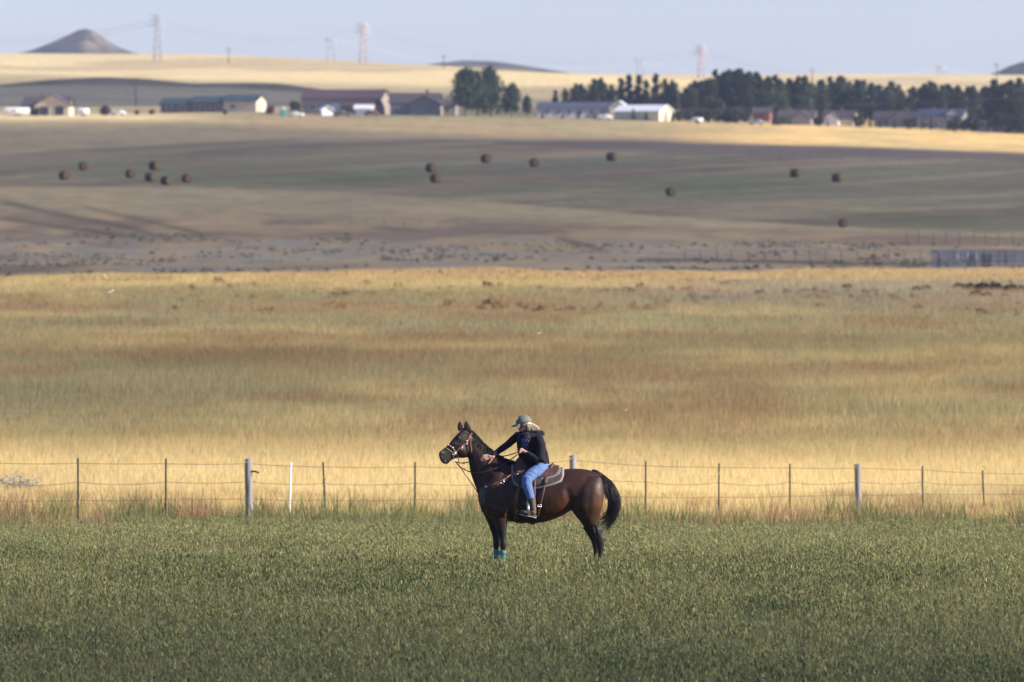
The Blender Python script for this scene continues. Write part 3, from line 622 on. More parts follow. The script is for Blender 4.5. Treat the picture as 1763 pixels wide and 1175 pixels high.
for i,(px,h_) in enumerate(sorted([(1498,3),(1515,2.4),(1588,3.2),(1602,3.8),(1660,3),(1672,4.2),(1702,3.8),(1722,5),(1736,4.6),(1752,5.2),(1762,4),(1335,2.6),(1412,3),(1425,2.2),(1478,3.2),(1540,2.4),(1565,2.6),(1632,2.8),(1645,3.4),(1712,4.4),(1344,2)])): tree(px,2755+random.uniform(-8,8),h_,random.choice(['bush','spruce']),f'{ordn(i)} dark garden shrub from the left among the houses','shrub','garden shrubs among the houses',1.0,'shrub')
for px,h_,lb in ((180,2.6,'dark bush between the trailer and the parked cars'),(62,2.2,'bush behind the white travel trailer'),(262,1.4,'low dark bush left of the stepped barn'),(388,1.2,'low bush in front of the stepped barn'),(508,3.4,'reddish brown bush behind the white pickup'),(466,2.2,'bush at the right end of the stepped barn'),(236,1.3,'low grey bush alone left of the stepped barn')):
    tree(px,2850,h_,'bush',lb,'bush','scattered bushes by the buildings',1.1)

# transmission towers and power lines
towm=mat('tower_steel',(.36,.36,.40),rough=.6); towr=mat('red_tower_steel',(.52,.40,.40),rough=.6); wirem=mat('wire_metal',(.16,.16,.19),rough=.5); wirew=mat('bright_wire',(.75,.75,.8),rough=.3)
def lattice(px,Y,top,wd,label,m,kind,group):
    x=(px-881.5)/F*Y; z0=float(ground(x,Y)) if Y<9000 else 108.; zt=-(top-HZ)*Y/F; H=zt-z0+2
    r=empty('transmission_tower',(x,Y,z0-2),label,'transmission tower',group,R(8)); b=MB(); s=wd/2
    if kind=='H':
        for q in (-1,1):
            l=MB(); l.tube([(q*s*.8,0,0),(q*s*.8,0,H)],[.28,.2],8); l.build('leg',m,r,local=True)
        b.tube([(-s*1.5,0,H*.86),(s*1.5,0,H*.86)],.25,6); b.tube([(-s*.8,0,H*.82),(s*.8,0,H*.5)],.15,5); b.tube([(s*.8,0,H*.82),(-s*.8,0,H*.5)],.15,5); b.build('crossarm',m,r,local=True)
    else:
        for qx in (-1,1):
            for qy in (-1,1):
                l=MB(); l.tube([(qx*s,qy*s,0),(qx*s*.55,qy*s*.55,H*.75),(qx*s*.45,qy*s*.45,H)],.13,5); l.build('leg',m,r,local=True)
        nb=6
        for i in range(nb):
            za,zb=H*i/nb,H*(i+1)/nb; wa=s*(1-.52*i/nb); wb=s*(1-.52*(i+1)/nb)
            for y in (-1,1):
                b.tube([(-wa,y*wa,za),(wb,y*wb,zb)],.08,4); b.tube([(wa,y*wa,za),(-wb,y*wb,zb)],.08,4); b.tube([(y*wa,-wa,za),(y*wb,wb,zb)],.13,4)
        b.build('bracing',m,r,local=True)
        for zf,wf in ((.8,1.5),(.9,1.25),(.99,1.0)):
            c=MB(); c.tube([(-s*wf*1.5,0,H*zf),(0,0,H*zf+.5),(s*wf*1.5,0,H*zf)],.2,5); c.build('crossarm',m,r,local=True)
    return r
G1='towers of the near power line'; G2='towers of the far power line'
lattice(271,4700,27,3.6,'tall grey lattice tower right of the butte',towm,'L',G1)
lattice(625,4800,42,3.6,'tall pinkish lattice tower left of centre',towr,'L',G1)
lattice(1207,4900,80,3.4,'pale pinkish lattice tower above the tree belt',towr,'L',G1)
lattice(570,4850,62,3.8,'grey two legged tower left of the pinkish tower',towm,'H',G2)
lattice(1102,4900,100,3.6,'small grey two legged tower above the trees behind the pale sheds',towm,'H',G2)
lattice(1620,4950,113,3.6,'small grey two legged tower at the far right',towm,'H',G2)
lattice(163,9500,45,5,'faint grey two legged tower behind the butte top',towm,'H',G2)
for px,top,lb in ((394,82,'thin wooden pole on the skyline right of the tall grey tower'),(1716,108,'thin wooden pole beside the knoll at the right edge'),(764,94,'thin wooden pole on the left end of the far ridge'),(1398,118,'thin wooden pole above the tall belt'),(1247,122,'thin wooden pole above the left end of the tall belt')):
    Yp=4700; x=(px-881.5)/F*Yp; z0=float(ground(x,Yp))-1; H=-(top-HZ)*Yp/F-z0; r=empty('utility_pole',(x,Yp,z0),lb,'utility pole','poles on the skyline')
    b=MB(); b.tube([(0,0,0),(0,0,H)],[.3,.2],8); b.build('pole',brownw,r,local=True); b=MB(); b.box((0,0,H-1),(3,.25,.25)); b.build('crossarm',brownw,r,local=True)
px,py_,Yp=234,135,3400; x=(px-881.5)/F*Yp; z0=float(ground(x,Yp))-1; H=-(py_-HZ)*Yp/F-z0; r=empty('utility_pole',(x,Yp,z0),'dark wooden pole in front of the dark rise, left of the stepped barn','utility pole','poles on the skyline')
b=MB(); b.tube([(0,0,0),(0,0,H)],[.3,.2],8); b.build('pole',brownw,r,local=True); b=MB(); b.box((0,0,H-1),(2.4,.25,.25)); b.build('crossarm',brownw,r,local=True)
def pline(label,pts,sag,m,rad,offs=((0,0),)):
    r=empty('power_line',Pz(*pts[0]),label,'power line','power lines over the skyline')
    for (dx_,dz_) in offs:
        b=MB(); Q=[]
        for i in range(len(pts)-1):
            a=Pz(*pts[i]); c=Pz(*pts[i+1])
            for t in np.linspace(0,1,16)[:(None if i==len(pts)-2 else -1)]:
                p=a.lerp(c,t); p.z-=4*sag*t*(1-t)*((c-a).length/90); Q.append(p+Vector((0,dx_,dz_)))
        b.tube(Q,rad,5); b.build('wire',m,r)
pline('dark wires of the near line strung from tower to tower',[(-120,58,4700),(271,33,4700),(625,46,4800),(1207,86,4900),(1850,122,5000)],4.5,wirem,.07,((0,0),(2,-1.8)))
pline('bright lower wires of the far line hanging between two legged towers',[(-130,100,4750),(163,55,9500),(570,66,4850),(1102,107,4900),(1620,117,4950),(1860,122,4980)],4.5,wirew,.05)
pline('faint wire crossing in front of the right hand tree belt',[(1100,192,2740),(1330,184,2740),(1550,178,2740),(1850,164,2740)],.4,wirem,.035)
# ------------------------------------------------ wire fence, other fences, stake, birds
def rel(root): return root.location
tpost=mat('dark_green_steel',(.045,.06,.05),rough=.6,var=.3,vs=6); wood=mat('weathered_wood',(.23,.22,.225),rough=.95,var=.3,vs=5,bump=.6,bs=14,stretch=(3,3,.4)); barb=mat('fence_wire',(.09,.075,.07),rough=.5,metal=.6)
def fY(px): return 214+(px-134)/1561*34
fence=empty('wire_fence',P(881,fY(881)),'four strand wire fence on steel and wooden posts behind the horse','fence')
TP=[(-300,786,0),(-155,787,.4),(-10,788,0),(134,789,0),(285,790,.2),(561,796,-2.5),(714,796,.3),(850,798,0),(1111,795,.5),(1237,798,.6),(1360,799,0),(1589,803,-.5),(1695,810,-2.5),(1800,812,1),(1900,813,0),(1995,814,.6)]
WP=[(428,790,.155),(987,784,.15),(1477,799,.145)]
posts=[]
for px,top,ln in TP:
    Yf=fY(px); g=P(px,Yf); H=-(top-HZ)*Yf/F-g.z; l=R(ln); b=MB()
    M=Matrix.Translation(g)@Matrix.Rotation(l,4,'Y')
    for (cx_,cy_,sx,sy) in ((0,0,.038,.008),(0,.018,.008,.03)):
        q=MB(); q.box((cx_,cy_,H/2-.1),(sx,sy,H+.2)); b.add([M@Vector(v) for v in q.v],q.f)
    k=MB(); k.box((0,-.008,.05),(.03,.012,H*1.9-.1)) if 0 else None
    for z in np.arange(.1,H-.03,.06): q=MB(); q.box((0,-.008,z),(.022,.01,.016)); b.add([M@Vector(v) for v in q.v],q.f)
    b.build('steel_post',tpost,fence); posts.append((px,Yf,M@Vector((0,-.02,0)),M,H))
for px,top,d in WP:
    Yf=fY(px); g=P(px,Yf); H=-(top-HZ)*Yf/F-g.z; b=MB(); rs=[]
    for i in range(9):
        z=-.2+(H+.2)*i/8; rs.append([Vector((g.x+(d/2)*(1+.04*math.sin(3*a_+z*5))*math.cos(a_)*(1.05-.06*i/8)+.01*math.sin(z*3),g.y+(d/2)*math.sin(a_)*(1.05-.06*i/8),g.z+z+(0 if i<8 else .02*math.cos(a_)))) for a_ in [2*math.pi*k/18 for k in range(18)]])
    b.rings(rs); wp=b.build('wooden_post',wood,fence); 
    posts.append((px,Yf,g,Matrix.Translation(g),H))
    s=MB(); s.box((g.x-.07,g.y-.05,g.z+H-.07),(.05,.05,.04)); s.build('insulator',mat('yellow_plastic',(.5,.36,.08)),wp)
    if px==428:
        s=MB(); s.tube([(g.x+.06,g.y-.05,g.z+H-.27),(g.x+.14,g.y-.06,g.z+H-.27),(g.x+.22,g.y-.07,g.z+H-.30)],.018,8); s.build('hook',mat('dark_iron',(.03,.03,.03),metal=.5),wp)
posts.sort(key=lambda p:p[0])
for wi,(fr,sg) in enumerate(((.93,.012),(.68,.05),(.44,.02),(.2,.02))):
    b=MB(); Q=[]
    for i in range(len(posts)-1):
        a=posts[i][3]@Vector((0,-.02 if (posts[i][0] not in (428,987,1477)) else -.08,posts[i][4]*fr)); c=posts[i+1][3]@Vector((0,-.02 if (posts[i+1][0] not in (428,987,1477)) else -.08,posts[i+1][4]*fr))
        s_=sg*random.uniform(.3,1.5)
        for t in np.linspace(0,1,9)[:(None if i==len(posts)-2 else -1)]:
            p=a.lerp(c,t); p.z-=4*s_*t*(1-t); Q.append(p)
    b.tube(Q,.006,5); b.build('wire',barb,fence)
Yf=fY(499)+.6; a=Pz(501,796,Yf); g=P(497,Yf); g.z-=.15; b=MB(); b.tube([g,g.lerp(a,.5),a],[.022,.022,.02],10); b.build('white_stake',mat('white_pvc',(.82,.82,.84),rough=.4),label='thin white leaning stake, right of the left wooden post',cat='stake')
for i,(px,dz_) in enumerate(((558,1.12),(606+630,1.17),(1694,1.1))):
    Yf=fY(px)-.05; g=P(px,Yf); b=MB(); b.box((g.x,g.y,g.z+dz_),(.05,.03,.035)); b.ell((g.x+.03,g.y,g.z+dz_-.03),(.02,.015,.02),nu=8,nv=6); b.build('yellow_insulator',MATS['yellow_plastic'],fence)

def small_fence(label,pts,h,step,m,name='post_fence',rails=2,seed=3):
    """pts: (px,Y) line ; posts every `step` px"""
    rr=random.Random(seed); r=empty(name,P(*pts[0]),label,'fence'); xs=np.arange(pts[0][0],pts[-1][0],step); tops=[]
    for px in xs:
        px=px+rr.uniform(-2,2); Yq=float(np.interp(px,[p[0] for p in pts],[p[1] for p in pts])); g=P(px,Yq); hh=h*rr.uniform(.85,1.1); b=MB(); lx=rr.uniform(-.06,.06)
        b.tube([g-Vector((0,0,.2)),g+Vector((lx,0,hh))],[.055,.045],7); b.build('post',m,r); tops.append((g,hh))
    for k in range(rails):
        b=MB(); b.tube([g+Vector((0,-.1,hh*(.9-.35*k))) for g,hh in tops],.012,4); b.build('wire',barb,r)
dkwood=mat('dark_post_wood',(.13,.11,.09),rough=.95)
small_fence('old wire fence on dark wooden posts along the sage valley',[(1180,980),(1600,980)],1.0,27,mat('old_post_wood',(.15,.12,.08),rough=.95),seed=1)
small_fence('wire fence on dark posts climbing behind the grey panels',[(1560,1150),(1763,1150)],1.6,23,dkwood,seed=2)
small_fence('thin wire fence in front of the golden strip at the right',[(1290,2050),(1800,2050)],1.5,26,dkwood,seed=4)
small_fence('faint short wire fence on the bank left of centre',[(600,1220),(830,1220)],1.0,31,mat('faded_post_wood',(.2,.17,.13),rough=.95),seed=6)
# grey panel corral
galv=mat('galvanised_pipe',(.22,.25,.33),rough=.45,metal=.4); panelm=mat('grey_boards',(.17,.18,.22),rough=.9,var=.25,vs=1.2,stretch=(1,1,4))
Yc=830.; c0=P(1603,Yc); cor=empty('panel_fence',c0,'grey blue panel fence with pale pipe posts at the right','panel fence')
zt=-(430-HZ)*Yc/F; zb=-(466-HZ)*Yc/F
for i in range(7):
    xa=(1603+i*26-881.5)/F*Yc; xb=(1603+(i+1)*26-.2-881.5)/F*Yc; b=MB()
    for k in range(9): zz=zb+(zt-zb)*(k+.5)/9; b.box(((xa+xb)/2,Yc+.3*math.sin(i),zz),(xb-xa,.05,(zt-zb)/9*.72))
    b.box(((xa+xb)/2,Yc+.3*math.sin(i)+.06,(zt+zb)/2),(.12,.06,zt-zb)); b.build('board_panel',panelm,cor)
for px,top in ((1648,428),(1665,426),(1680,428)):
    x=(px-881.5)/F*Yc; b=MB(); b.tube([(x,Yc-.45,zb),(x,Yc-.45,-(top-HZ)*Yc/F)],.055,8); b.build('pipe_post',galv,cor)
# dark rocks and brush on the far edge of the field at the right
rockm=mat('dark_brush',(.06,.045,.045),rough=1,attr=False,var=.4,vs=3)
def clump_mesh(seed,N=700):
    r=np.random.default_rng(seed); d=r.normal(0,1,(N,3)); d/=np.linalg.norm(d,axis=1)[:,None]; d[:,2]=np.abs(d[:,2]); k=r.random(N)**.4; c=d*k[:,None]*A((1,.6,.55))*(.75+.5*fbm(d[:,0]*2,d[:,1]*2,seed))[:,None]
    a=r.normal(0,1,(N,3))*.09; b=r.normal(0,1,(N,3))*.09; V=np.stack([c-a,c+b,c+a,c-b],1).reshape(-1,3); C=A((.075,.05,.04))*r.uniform(.5,1.7,N)[:,None]
    return raw_mesh('brush',V,np.arange(4*N).reshape(-1,4),4,np.repeat(C,4,0),False,lm)
CM=[clump_mesh(400+i) for i in range(4)]
def brush(px,py,wpx,label,group,name='dark_brush'):
    Yb=Yat(px,py,520,760); g=P(px,Yb); o=link(name,random.choice(CM),None,label=label,cat='brush',group=group); o.location=(g.x,g.y,g.z-.05); s=wpx/2/F*Yb*1.0; o.scale=(s,s,s*1.5); o.rotation_euler=(0,0,random.uniform(-.5,.5)); return o
BR=[(840,492,24),(862,489,14),(928,494,16),(628,487,20),(376,484,22),(1214,512,18),(1248,487,18),(1308,503,22),(1355,500,16),(1402,497,16),(1458,493,20),(1532,507,14),(1578,496,18),(1594,494,20),(1650,492,22),(1668,495,30),(1692,497,34),(1716,496,30),(1740,498,30),(1762,498,24),(1680,506,26),(1700,507,20),(1730,506,16),(1686,536,24),(1702,538,18),(1750,540,16),(1580,528,22),(1410,525,18)]
BR.sort(key=lambda b:b[0])
for i,(px,py,wd) in enumerate(BR): brush(px,py+4,wd,f'{ordn(i)} dark brush clump from the left along the far field edge','brush clumps along the far field edge')
# pale weed patch at the left
g=P(30,262); o=link('pale_weed_patch',crown_mesh('pale_weeds',.5,.45,91,900,'bush',.03),None,label='pale bluish weed patch behind the fence at the left edge',cat='weeds'); o.location=g; o.scale=(1.5,1,.75)
at=o.data.color_attributes['Col']; cc=np.tile(A((.30,.31,.30,1)),(len(o.data.vertices),1)).astype(np.float32); at.data.foreach_set('color',cc.ravel())
# birds and a butterfly
birdm=mat('bird_white',(.75,.73,.68),rough=.7); birdw=mat('bird_wing',(.42,.33,.22),rough=.7)
def bird(px,py,Y,span,label,tilt):
    p=Pz(px,py,Y); r=empty('flying_bird',p,label,'bird',rz=0); s=span
    b=MB(); b.tube([Vector((-.45*s,0,-.22*s*tilt)),Vector((-.3*s,0,-.15*s*tilt)),Vector((0,0,0)),Vector((.22*s,0,.1*s*tilt)),Vector((.4*s,0,.16*s*tilt))],[(.02*s,.02*s),(.08*s,.08*s),(.11*s,.1*s),(.06*s,.05*s),(.02*s,.05*s)],10); b.build('body',birdm,r)if 0 else b.build('body',birdm,r,local=True)
    for q in (-1,1):
        w_=MB(); rs=[]
        for t in np.linspace(0,1,6): cx_=.05*s+.25*s*t; ch=.2*s*(1-t)**.6+.02*s; rs.append([(cx_-ch*.5,q*t*.5*s,.05*s+.28*s*t),(cx_,q*t*.5*s,.05*s+.28*s*t+.012*s),(cx_+ch*.5,q*t*.5*s,.05*s+.28*s*t),(cx_,q*t*.5*s,.05*s+.28*s*t-.012*s)])
        w_.rings(rs); w_.build('wing',birdw,r,local=True)
bird(190,502,300,.24,'small pale bird flying low over the left of the field',1)
bird(928,574,300,.15,'tiny pale bird flying above the rider',.4)
bird(1078,706,230,.09,'tiny yellowish butterfly flying right of the rider',1)  # a butterfly, built with the bird shape
# ------------------------------------------------ the horse
HY=150.0; HG=-(994-HZ)*HY/F          # hoof level; 120 px per metre, picture crop units below are 1/493 m
gz=float(ground((927.5-881.5)/F*HY,HY)); HX=(927.5-881.5)/F*HY
def X(cx): return HX+(cx-760)/486.4
def Z(cy): return gz+(1233-cy)/486.4
def V3(cx,cy,y=0): return Vector((X(cx),HY+y,Z(cy)))
def sec(s,n=28,p=1.0):
    """(cx1,cy1,cx2,cy2,halfwidth,y) -> ring"""
    a=V3(s[0],s[1],s[5]); b=V3(s[2],s[3],s[5]); c=(a+b)/2; h=(a-b)/2; r=[]
    for k in range(n):
        t=2*math.pi*k/n; ct,st=math.cos(t),math.sin(t)
        ct=math.copysign(abs(ct)**p,ct); st=math.copysign(abs(st)**p,st)
        r.append(c+h*ct+Vector((0,s[4]*st,0)))
    return r
def resample(S,k=4):
    S=np.array(S,float); n=len(S); out=[]
    for i in range(n-1):
        p0,p1,p2,p3=S[max(i-1,0)],S[i],S[i+1],S[min(i+2,n-1)]
        for t in np.linspace(0,1,k,endpoint=False): out.append(.5*((2*p1)+(-p0+p2)*t+(2*p0-5*p1+4*p2-p3)*t*t+(-p0+3*p1-3*p2+p3)*t**3))
    out.append(S[-1]); return out
def loft(b,S,k=4,p=1.0,f=None):
    rs=[sec(s,p=p) for s in resample(S,k)]
    if f: rs=[[f(q) for q in r] for r in rs]
    b.rings(rs)
def remesh(name,b,vox,m,parent,smooth=3,colf=None,fac=.5,disp=None,**k):
    o=b.build(name,m,None); 
    r=o.modifiers.new('r','REMESH'); r.mode='VOXEL'; r.voxel_size=vox; r.use_smooth_shade=True
    if smooth: s=o.modifiers.new('s','SMOOTH'); s.iterations=smooth; s.factor=fac
    dg=bpy.context.evaluated_depsgraph_get(); dg.update(); me=bpy.data.meshes.new_from_object(o.evaluated_get(dg)); me.name=name
    old=o.data; col.objects.unlink(o); bpy.data.objects.remove(o); bpy.data.meshes.remove(old)
    n_=len(me.vertices); co=np.empty(n_*3); me.vertices.foreach_get('co',co); co=co.reshape(-1,3)
    if colf is not None:
        at=me.color_attributes.new('Col','FLOAT_COLOR','POINT'); C4=np.ones((n_,4),dtype=np.float32); C4[:,:3]=colf(co); at.data.foreach_set('color',C4.ravel())
    if disp is not None:
        no=np.empty(n_*3); me.vertices.foreach_get('normal',no); co=disp(co,no.reshape(-1,3)); me.vertices.foreach_set('co',co.ravel()); me.update()
    bv=BVHTree.FromPolygons([tuple(c) for c in co],[tuple(p.vertices) for p in me.polygons])
    if parent is not None:
        off=parent.location; me.vertices.foreach_set('co',(co-A((off.x,off.y,off.z))).ravel()); me.update()
    me.materials.clear(); me.materials.append(m)
    return link(name,me,parent,**k),bv
horse=empty('horse',(HX,HY,gz),'saddled dark bay horse standing in the alfalfa with its head raised','horse')
YAW=R(22); PX0,PY0=X(292),HY
def headx(q):
    """turn the head a little toward the viewer about the poll"""
    dx=(q.x-PX0)*1.0; dy=q.y-PY0; w=min(1,max(0,(PX0-q.x+.03)/.12))
    a=YAW*w; return Vector((PX0+(dx*math.cos(a)+ (dy)*math.sin(a)*1.0)/ (math.cos(a) if w else 1),PY0+dx*math.sin(a)*1.0+dy*math.cos(a),q.z))
b=MB()
loft(b,[(338,640,352,720,.06,0),(352,585,362,765,.15,0),(395,525,405,800,.22,0),(455,480,460,826,.255,0),(540,445,545,836,.27,0),(620,446,620,842,.275,0),(700,458,700,848,.285,0),(790,470,790,842,.31,0),(860,478,860,822,.32,0),(915,474,925,795,.315,0),(960,467,985,760,.30,0),(1020,466,1030,760,.30,0),(1080,470,1075,790,.30,0),(1135,482,1125,790,.275,0),(1180,505,1165,760,.22,0),(1208,560,1200,700,.12,0)],4,.92)
# haunches
for s in (-1,1):
    loft(b,[(1000,530,1195,520,.10,s*.13),(990,600,1210,570,.155,s*.15),(990,670,1216,640,.165,s*.165),(985,740,1208,715,.155,s*.17),(1012,790,1192,775,.12,s*.165),(1048,832,1182,825,.095,s*.16),(1082,885,1184,882,.07,s*.15),(1108,925,1196,918,.055,s*.145)],4)
    # shoulder and breast mass
    loft(b,[(420,500,520,480,.05,s*.15),(385,580,545,560,.09,s*.175),(372,660,552,650,.11,s*.175),(385,740,550,740,.115,s*.165),(405,790,545,800,.10,s*.155)],4)
# neck
loft(b,[(282,205,262,360,.075,0),(325,238,272,420,.085,0),(375,292,282,490,.098,0),(430,340,300,545,.118,0),(490,385,320,600,.145,0),(550,412,337,650,.18,0),(605,436,350,712,.21,0),(660,452,392,770,.22,0)],4)
# head
loft(b,[(66,352,74,402,.034,0),(72,342,84,420,.048,0),(86,332,103,434,.052,0),(112,312,132,424,.050,0),(136,288,162,400,.052,0),(160,258,196,392,.062,0),(184,232,232,394,.078,0),(205,212,262,386,.095,0),(228,198,288,362,.100,0),(256,190,304,330,.09,0),(290,203,312,310,.078,0)],4,.95,headx)
j=MB(); j.ell(V3(246,330,-.02),(.115,.085,.105)); b.add([headx(Vector(v)) for v in j.v],j.f,True)
j=MB(); j.ell(V3(112,420,0),(.045,.032,.026),rot=(0,R(20),0)); j.ell(V3(90,352,-.045),(.035,.014,.028)); j.ell(V3(222,250,-.085),(.03,.014,.014),rot=(0,R(30),0)); j.ell(V3(222,250,.085),(.035,.022,.02)); j.tube([V3(150,300,-.05),V3(190,292,-.075),V3(240,300,-.09)],[.01,.013,.012],8); b.add([headx(Vector(v)) for v in j.v],j.f,True)
# legs
def leg(P_,s,dx,off):
    S_=[]
    for (cx_,cy_,rx,ry) in P_: S_.append((cx_+dx-rx*486,cy_,cx_+dx+rx*486,cy_,ry,s*off))
    loft(b,S_,4)
fr=[(478,735,.125,.09),(484,800,.115,.085),(492,850,.085,.07),(500,900,.064,.055),(506,945,.049,.045),(508,975,.047,.046),(508,1000,.046,.044),(507,1030,.034,.033),(508,1080,.029,.028),(508,1130,.031,.029),(507,1155,.037,.034),(498,1180,.031,.03),(492,1198,.036,.036)]
fr=[(a,b_,c*1.06,d) for a,b_,c,d in fr]; leg(fr,-1,4,.135); leg(fr,1,-44,.135)
hn=[(1150,880,.105,.06),(1163,915,.082,.05),(1176,945,.071,.046),(1184,972,.058,.044),(1188,1005,.046,.038),(1189,1050,.034,.03),(1189,1105,.032,.03),(1189,1140,.037,.034),(1178,1175,.031,.03),(1170,1198,.037,.038)]
hn=[(a,b_,c*1.14,d*1.05) for a,b_,c,d in hn]; leg(hn,-1,2,.135); leg(hn,1,-28,.135)
j=MB()
for dx,s in ((0,-1),(-32,1)): b.tube([V3(1175+dx,880,s*.14),V3(1198+dx,925,s*.14),V3(1214+dx,950,s*.14),V3(1206+dx,985,s*.14),V3(1200+dx,1060,s*.14)],[.02,.02,.023,.018,.012],8)
# muscle relief
for s in (-1,1):
    b.ell(V3(450,690,s*.17),(.17,.10,.15)); b.ell(V3(1130,650,s*.20),(.13,.09,.2),rot=(0,R(-12),0)); b.ell(V3(880,690,s*.17),(.2,.13,.17))
HB=A((.032,.0125,.0070)); HBL=A((.006,.005,.005)); HLIT=A((.105,.034,.012))
def horse_col(co):
    cx=(co[:,0]-HX)*486.4+760; cy=1233-(co[:,2]-gz)*486.4
    n1=fbm(cx/60.,cy/60.,601); n2=fbm(cx/25.,cy/40.,602)
    c=np.tile(HB,(len(co),1)); c=c*(.75+.5*n1)[:,None]
    c=mixc(c,HLIT,np.clip(np.exp(-(((cx-930)/55)**2+((cy-705)/75)**2))+np.exp(-(((cx-1185)/32)**2+((cy-700)/90)**2))+.6*np.exp(-(((cx-850)/110)**2+((cy-800)/28)**2)),0,1)*.75)  # painted highlights: red-brown lit spots on flank, rump and belly edge
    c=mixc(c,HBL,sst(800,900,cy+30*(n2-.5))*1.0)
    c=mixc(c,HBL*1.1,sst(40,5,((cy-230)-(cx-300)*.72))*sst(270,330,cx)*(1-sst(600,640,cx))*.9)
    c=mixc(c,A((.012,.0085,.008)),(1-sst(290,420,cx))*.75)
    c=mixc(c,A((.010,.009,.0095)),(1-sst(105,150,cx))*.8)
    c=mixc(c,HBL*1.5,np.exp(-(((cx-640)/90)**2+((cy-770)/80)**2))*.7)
    return c
coat=mat('horse_coat',attr=True,rough=.52,spec=.33,var=.2,vs=9,bump=.12,bs=40)
GRV=[((545,540,498,735),.010,13),((500,735,420,700),.006,14),((275,395,350,640),.009,12),((330,300,470,470),.004,22),((958,620,990,745),.008,17),((1118,600,1108,800),.004,18),((1160,660,1150,820),.003,14),((455,600,432,790),.007,12),((1010,690,1080,830),.004,18),((1150,870,1165,930),.008,7),((245,300,262,380),.004,8),((560,800,900,800),.004,18),((492,900,494,1030),.004,6),((600,560,600,800),.004,30),((505,1010,505,1100),.003,5)]
def horse_disp(co,no):
    cx=(co[:,0]-HX)*486.4+760; cy=1233-(co[:,2]-gz)*486.4; d=np.zeros(len(co))
    for (x0,y0,x1,y1),dep,sg in GRV:
        L2=(x1-x0)**2+(y1-y0)**2; t=np.clip(((cx-x0)*(x1-x0)+(cy-y0)*(y1-y0))/L2,0,1); dd=np.hypot(cx-x0-t*(x1-x0),cy-y0-t*(y1-y0)); d-=dep*np.exp(-(dd/sg)**2); d+=dep*.5*np.exp(-((dd-2.2*sg)/sg)**2)
    for k in range(6): x=680+k*42; d+=.0012*np.exp(-((cx-x-(cy-700)*.12)/9)**2)*np.exp(-((cy-700)/90)**2)
    d+=.006*(fbm(cx/70.,cy/70.,611)-.5)
    out=co.copy(); out+=no*d[:,None]*np.clip(np.abs(no[:,1:2])*1.3-.1,0,1); return out
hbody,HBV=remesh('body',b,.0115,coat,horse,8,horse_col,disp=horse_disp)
blk=mat('black_hair',(.009,.008,.009),rough=.42,spec=.4)
def hy(x,z,default=-.25,off=.008):
    h=HBV.ray_cast(Vector((x,HY-3,z)),Vector((0,1,0)))
    return (h[0].y-off) if h[0] is not None else None
# ears
for (tip,bl,br,y,nm) in (((206,136),(200,206),(236,196),.045,'ear'),((250,134),(250,200),(290,214),-.055,'ear')):
    e=MB(); rs=[]
    for t in np.linspace(0,1,8):
        c0=Vector(V3((bl[0]+br[0])/2,(bl[1]+br[1])/2,y)).lerp(V3(tip[0],tip[1],y*1.15),t); wd=(br[0]-bl[0])/486.4/2*(math.sin(math.pi*(.28+.72*t))**.8+.0)*1.12+.002
        rs.append([c0+Vector((wd*math.cos(a_),wd*.55*math.sin(a_)*(1 if math.sin(a_)>0 else .35),.006*math.cos(a_))) for a_ in [2*math.pi*k/12 for k in range(12)]])
    e.rings(rs); e.build(nm,mat('ear_hair',(.016,.011,.010),rough=.6),horse)
# eye, nostril, mouth
def surf(cx,cy,off=.0): 
    y=hy(X(cx),Z(cy),off=off); return Vector((X(cx),y if y is not None else HY-.1,Z(cy)))
e=MB(); e.ell(surf(221,268,-.006),(.020,.014,.016),rot=(0,R(25),0)); e.build('eye',mat('eye_gloss',(.008,.006,.006),rough=.08),horse)
e=MB(); e.ell(surf(96,368,-.004),(.013,.010,.020),rot=(0,R(-20),0)); e.build('nostril',mat('nostril_dark',(.004,.004,.004),rough=.8),horse)
e=MB(); e.tube([surf(84,406,.001),surf(105,409,.001),surf(126,404,.001),surf(146,396,.001)],[.002,.004,.004,.002],6); e.build('mouth',MATS['nostril_dark'],horse)
e=MB(); e.ell(surf(108,411,.003),(.010,.006,.006)); e.build('tooth',mat('tooth',(.6,.5,.35),rough=.4),horse)
# tail
def strands(name,ctr,wid,n_,parent,r0=.0045,jit=.02,seg=14,ylim=.05,seed=5,endf=None,m=blk):
    rr=random.Random(seed); ctr=[Vector(c) for c in ctr]; b=MB(); L_=len(ctr)-1
    def cat_(t):
        t=min(max(t,0),.9999)*L_; i=int(t); f=t-i; p0,p1,p2,p3=ctr[max(i-1,0)],ctr[i],ctr[i+1],ctr[min(i+2,L_)]
        p=.5*((2*p1)+(-p0+p2)*f+(2*p0-5*p1+4*p2-p3)*f*f+(-p0+3*p1-3*p2+p3)*f**3); d=(p2-p0); d.normalize(); return p,d,wid[i]+(wid[i+1]-wid[i])*f
    for k in range(n_):
        s=rr.uniform(-1,1); yy=rr.uniform(-1,1)*ylim*math.sqrt(max(0,1-s*s*.8)); t0=rr.uniform(0,.12); t1=(endf(s,rr) if endf else rr.uniform(.75,1)); ph=rr.uniform(0,6); am=rr.uniform(.2,1)*jit; P2=[];R2=[]
        for j in range(seg):
            u=j/(seg-1); t=t0+(t1-t0)*u; p,d,w_=cat_(t); nrm=Vector((-d.z,0,d.x)); P2.append(p+nrm*(s*w_+am*math.sin(ph+u*5)*u)+Vector((0,yy*(.4+u)+am*.5*math.cos(ph+u*4)*u,0))); R2.append(r0*(1-.8*u))
        b.tube(P2,R2,4,cap=False)
    return b,cat_
wdt=[.022,.032,.044,.056,.064,.066,.066,.075,.10]
ctr=[V3(1150,488),V3(1182,508),V3(1222,548),V3(1254,602),V3(1276,668),V3(1284,735),V3(1266,790),V3(1226,832),V3(1172,858)]
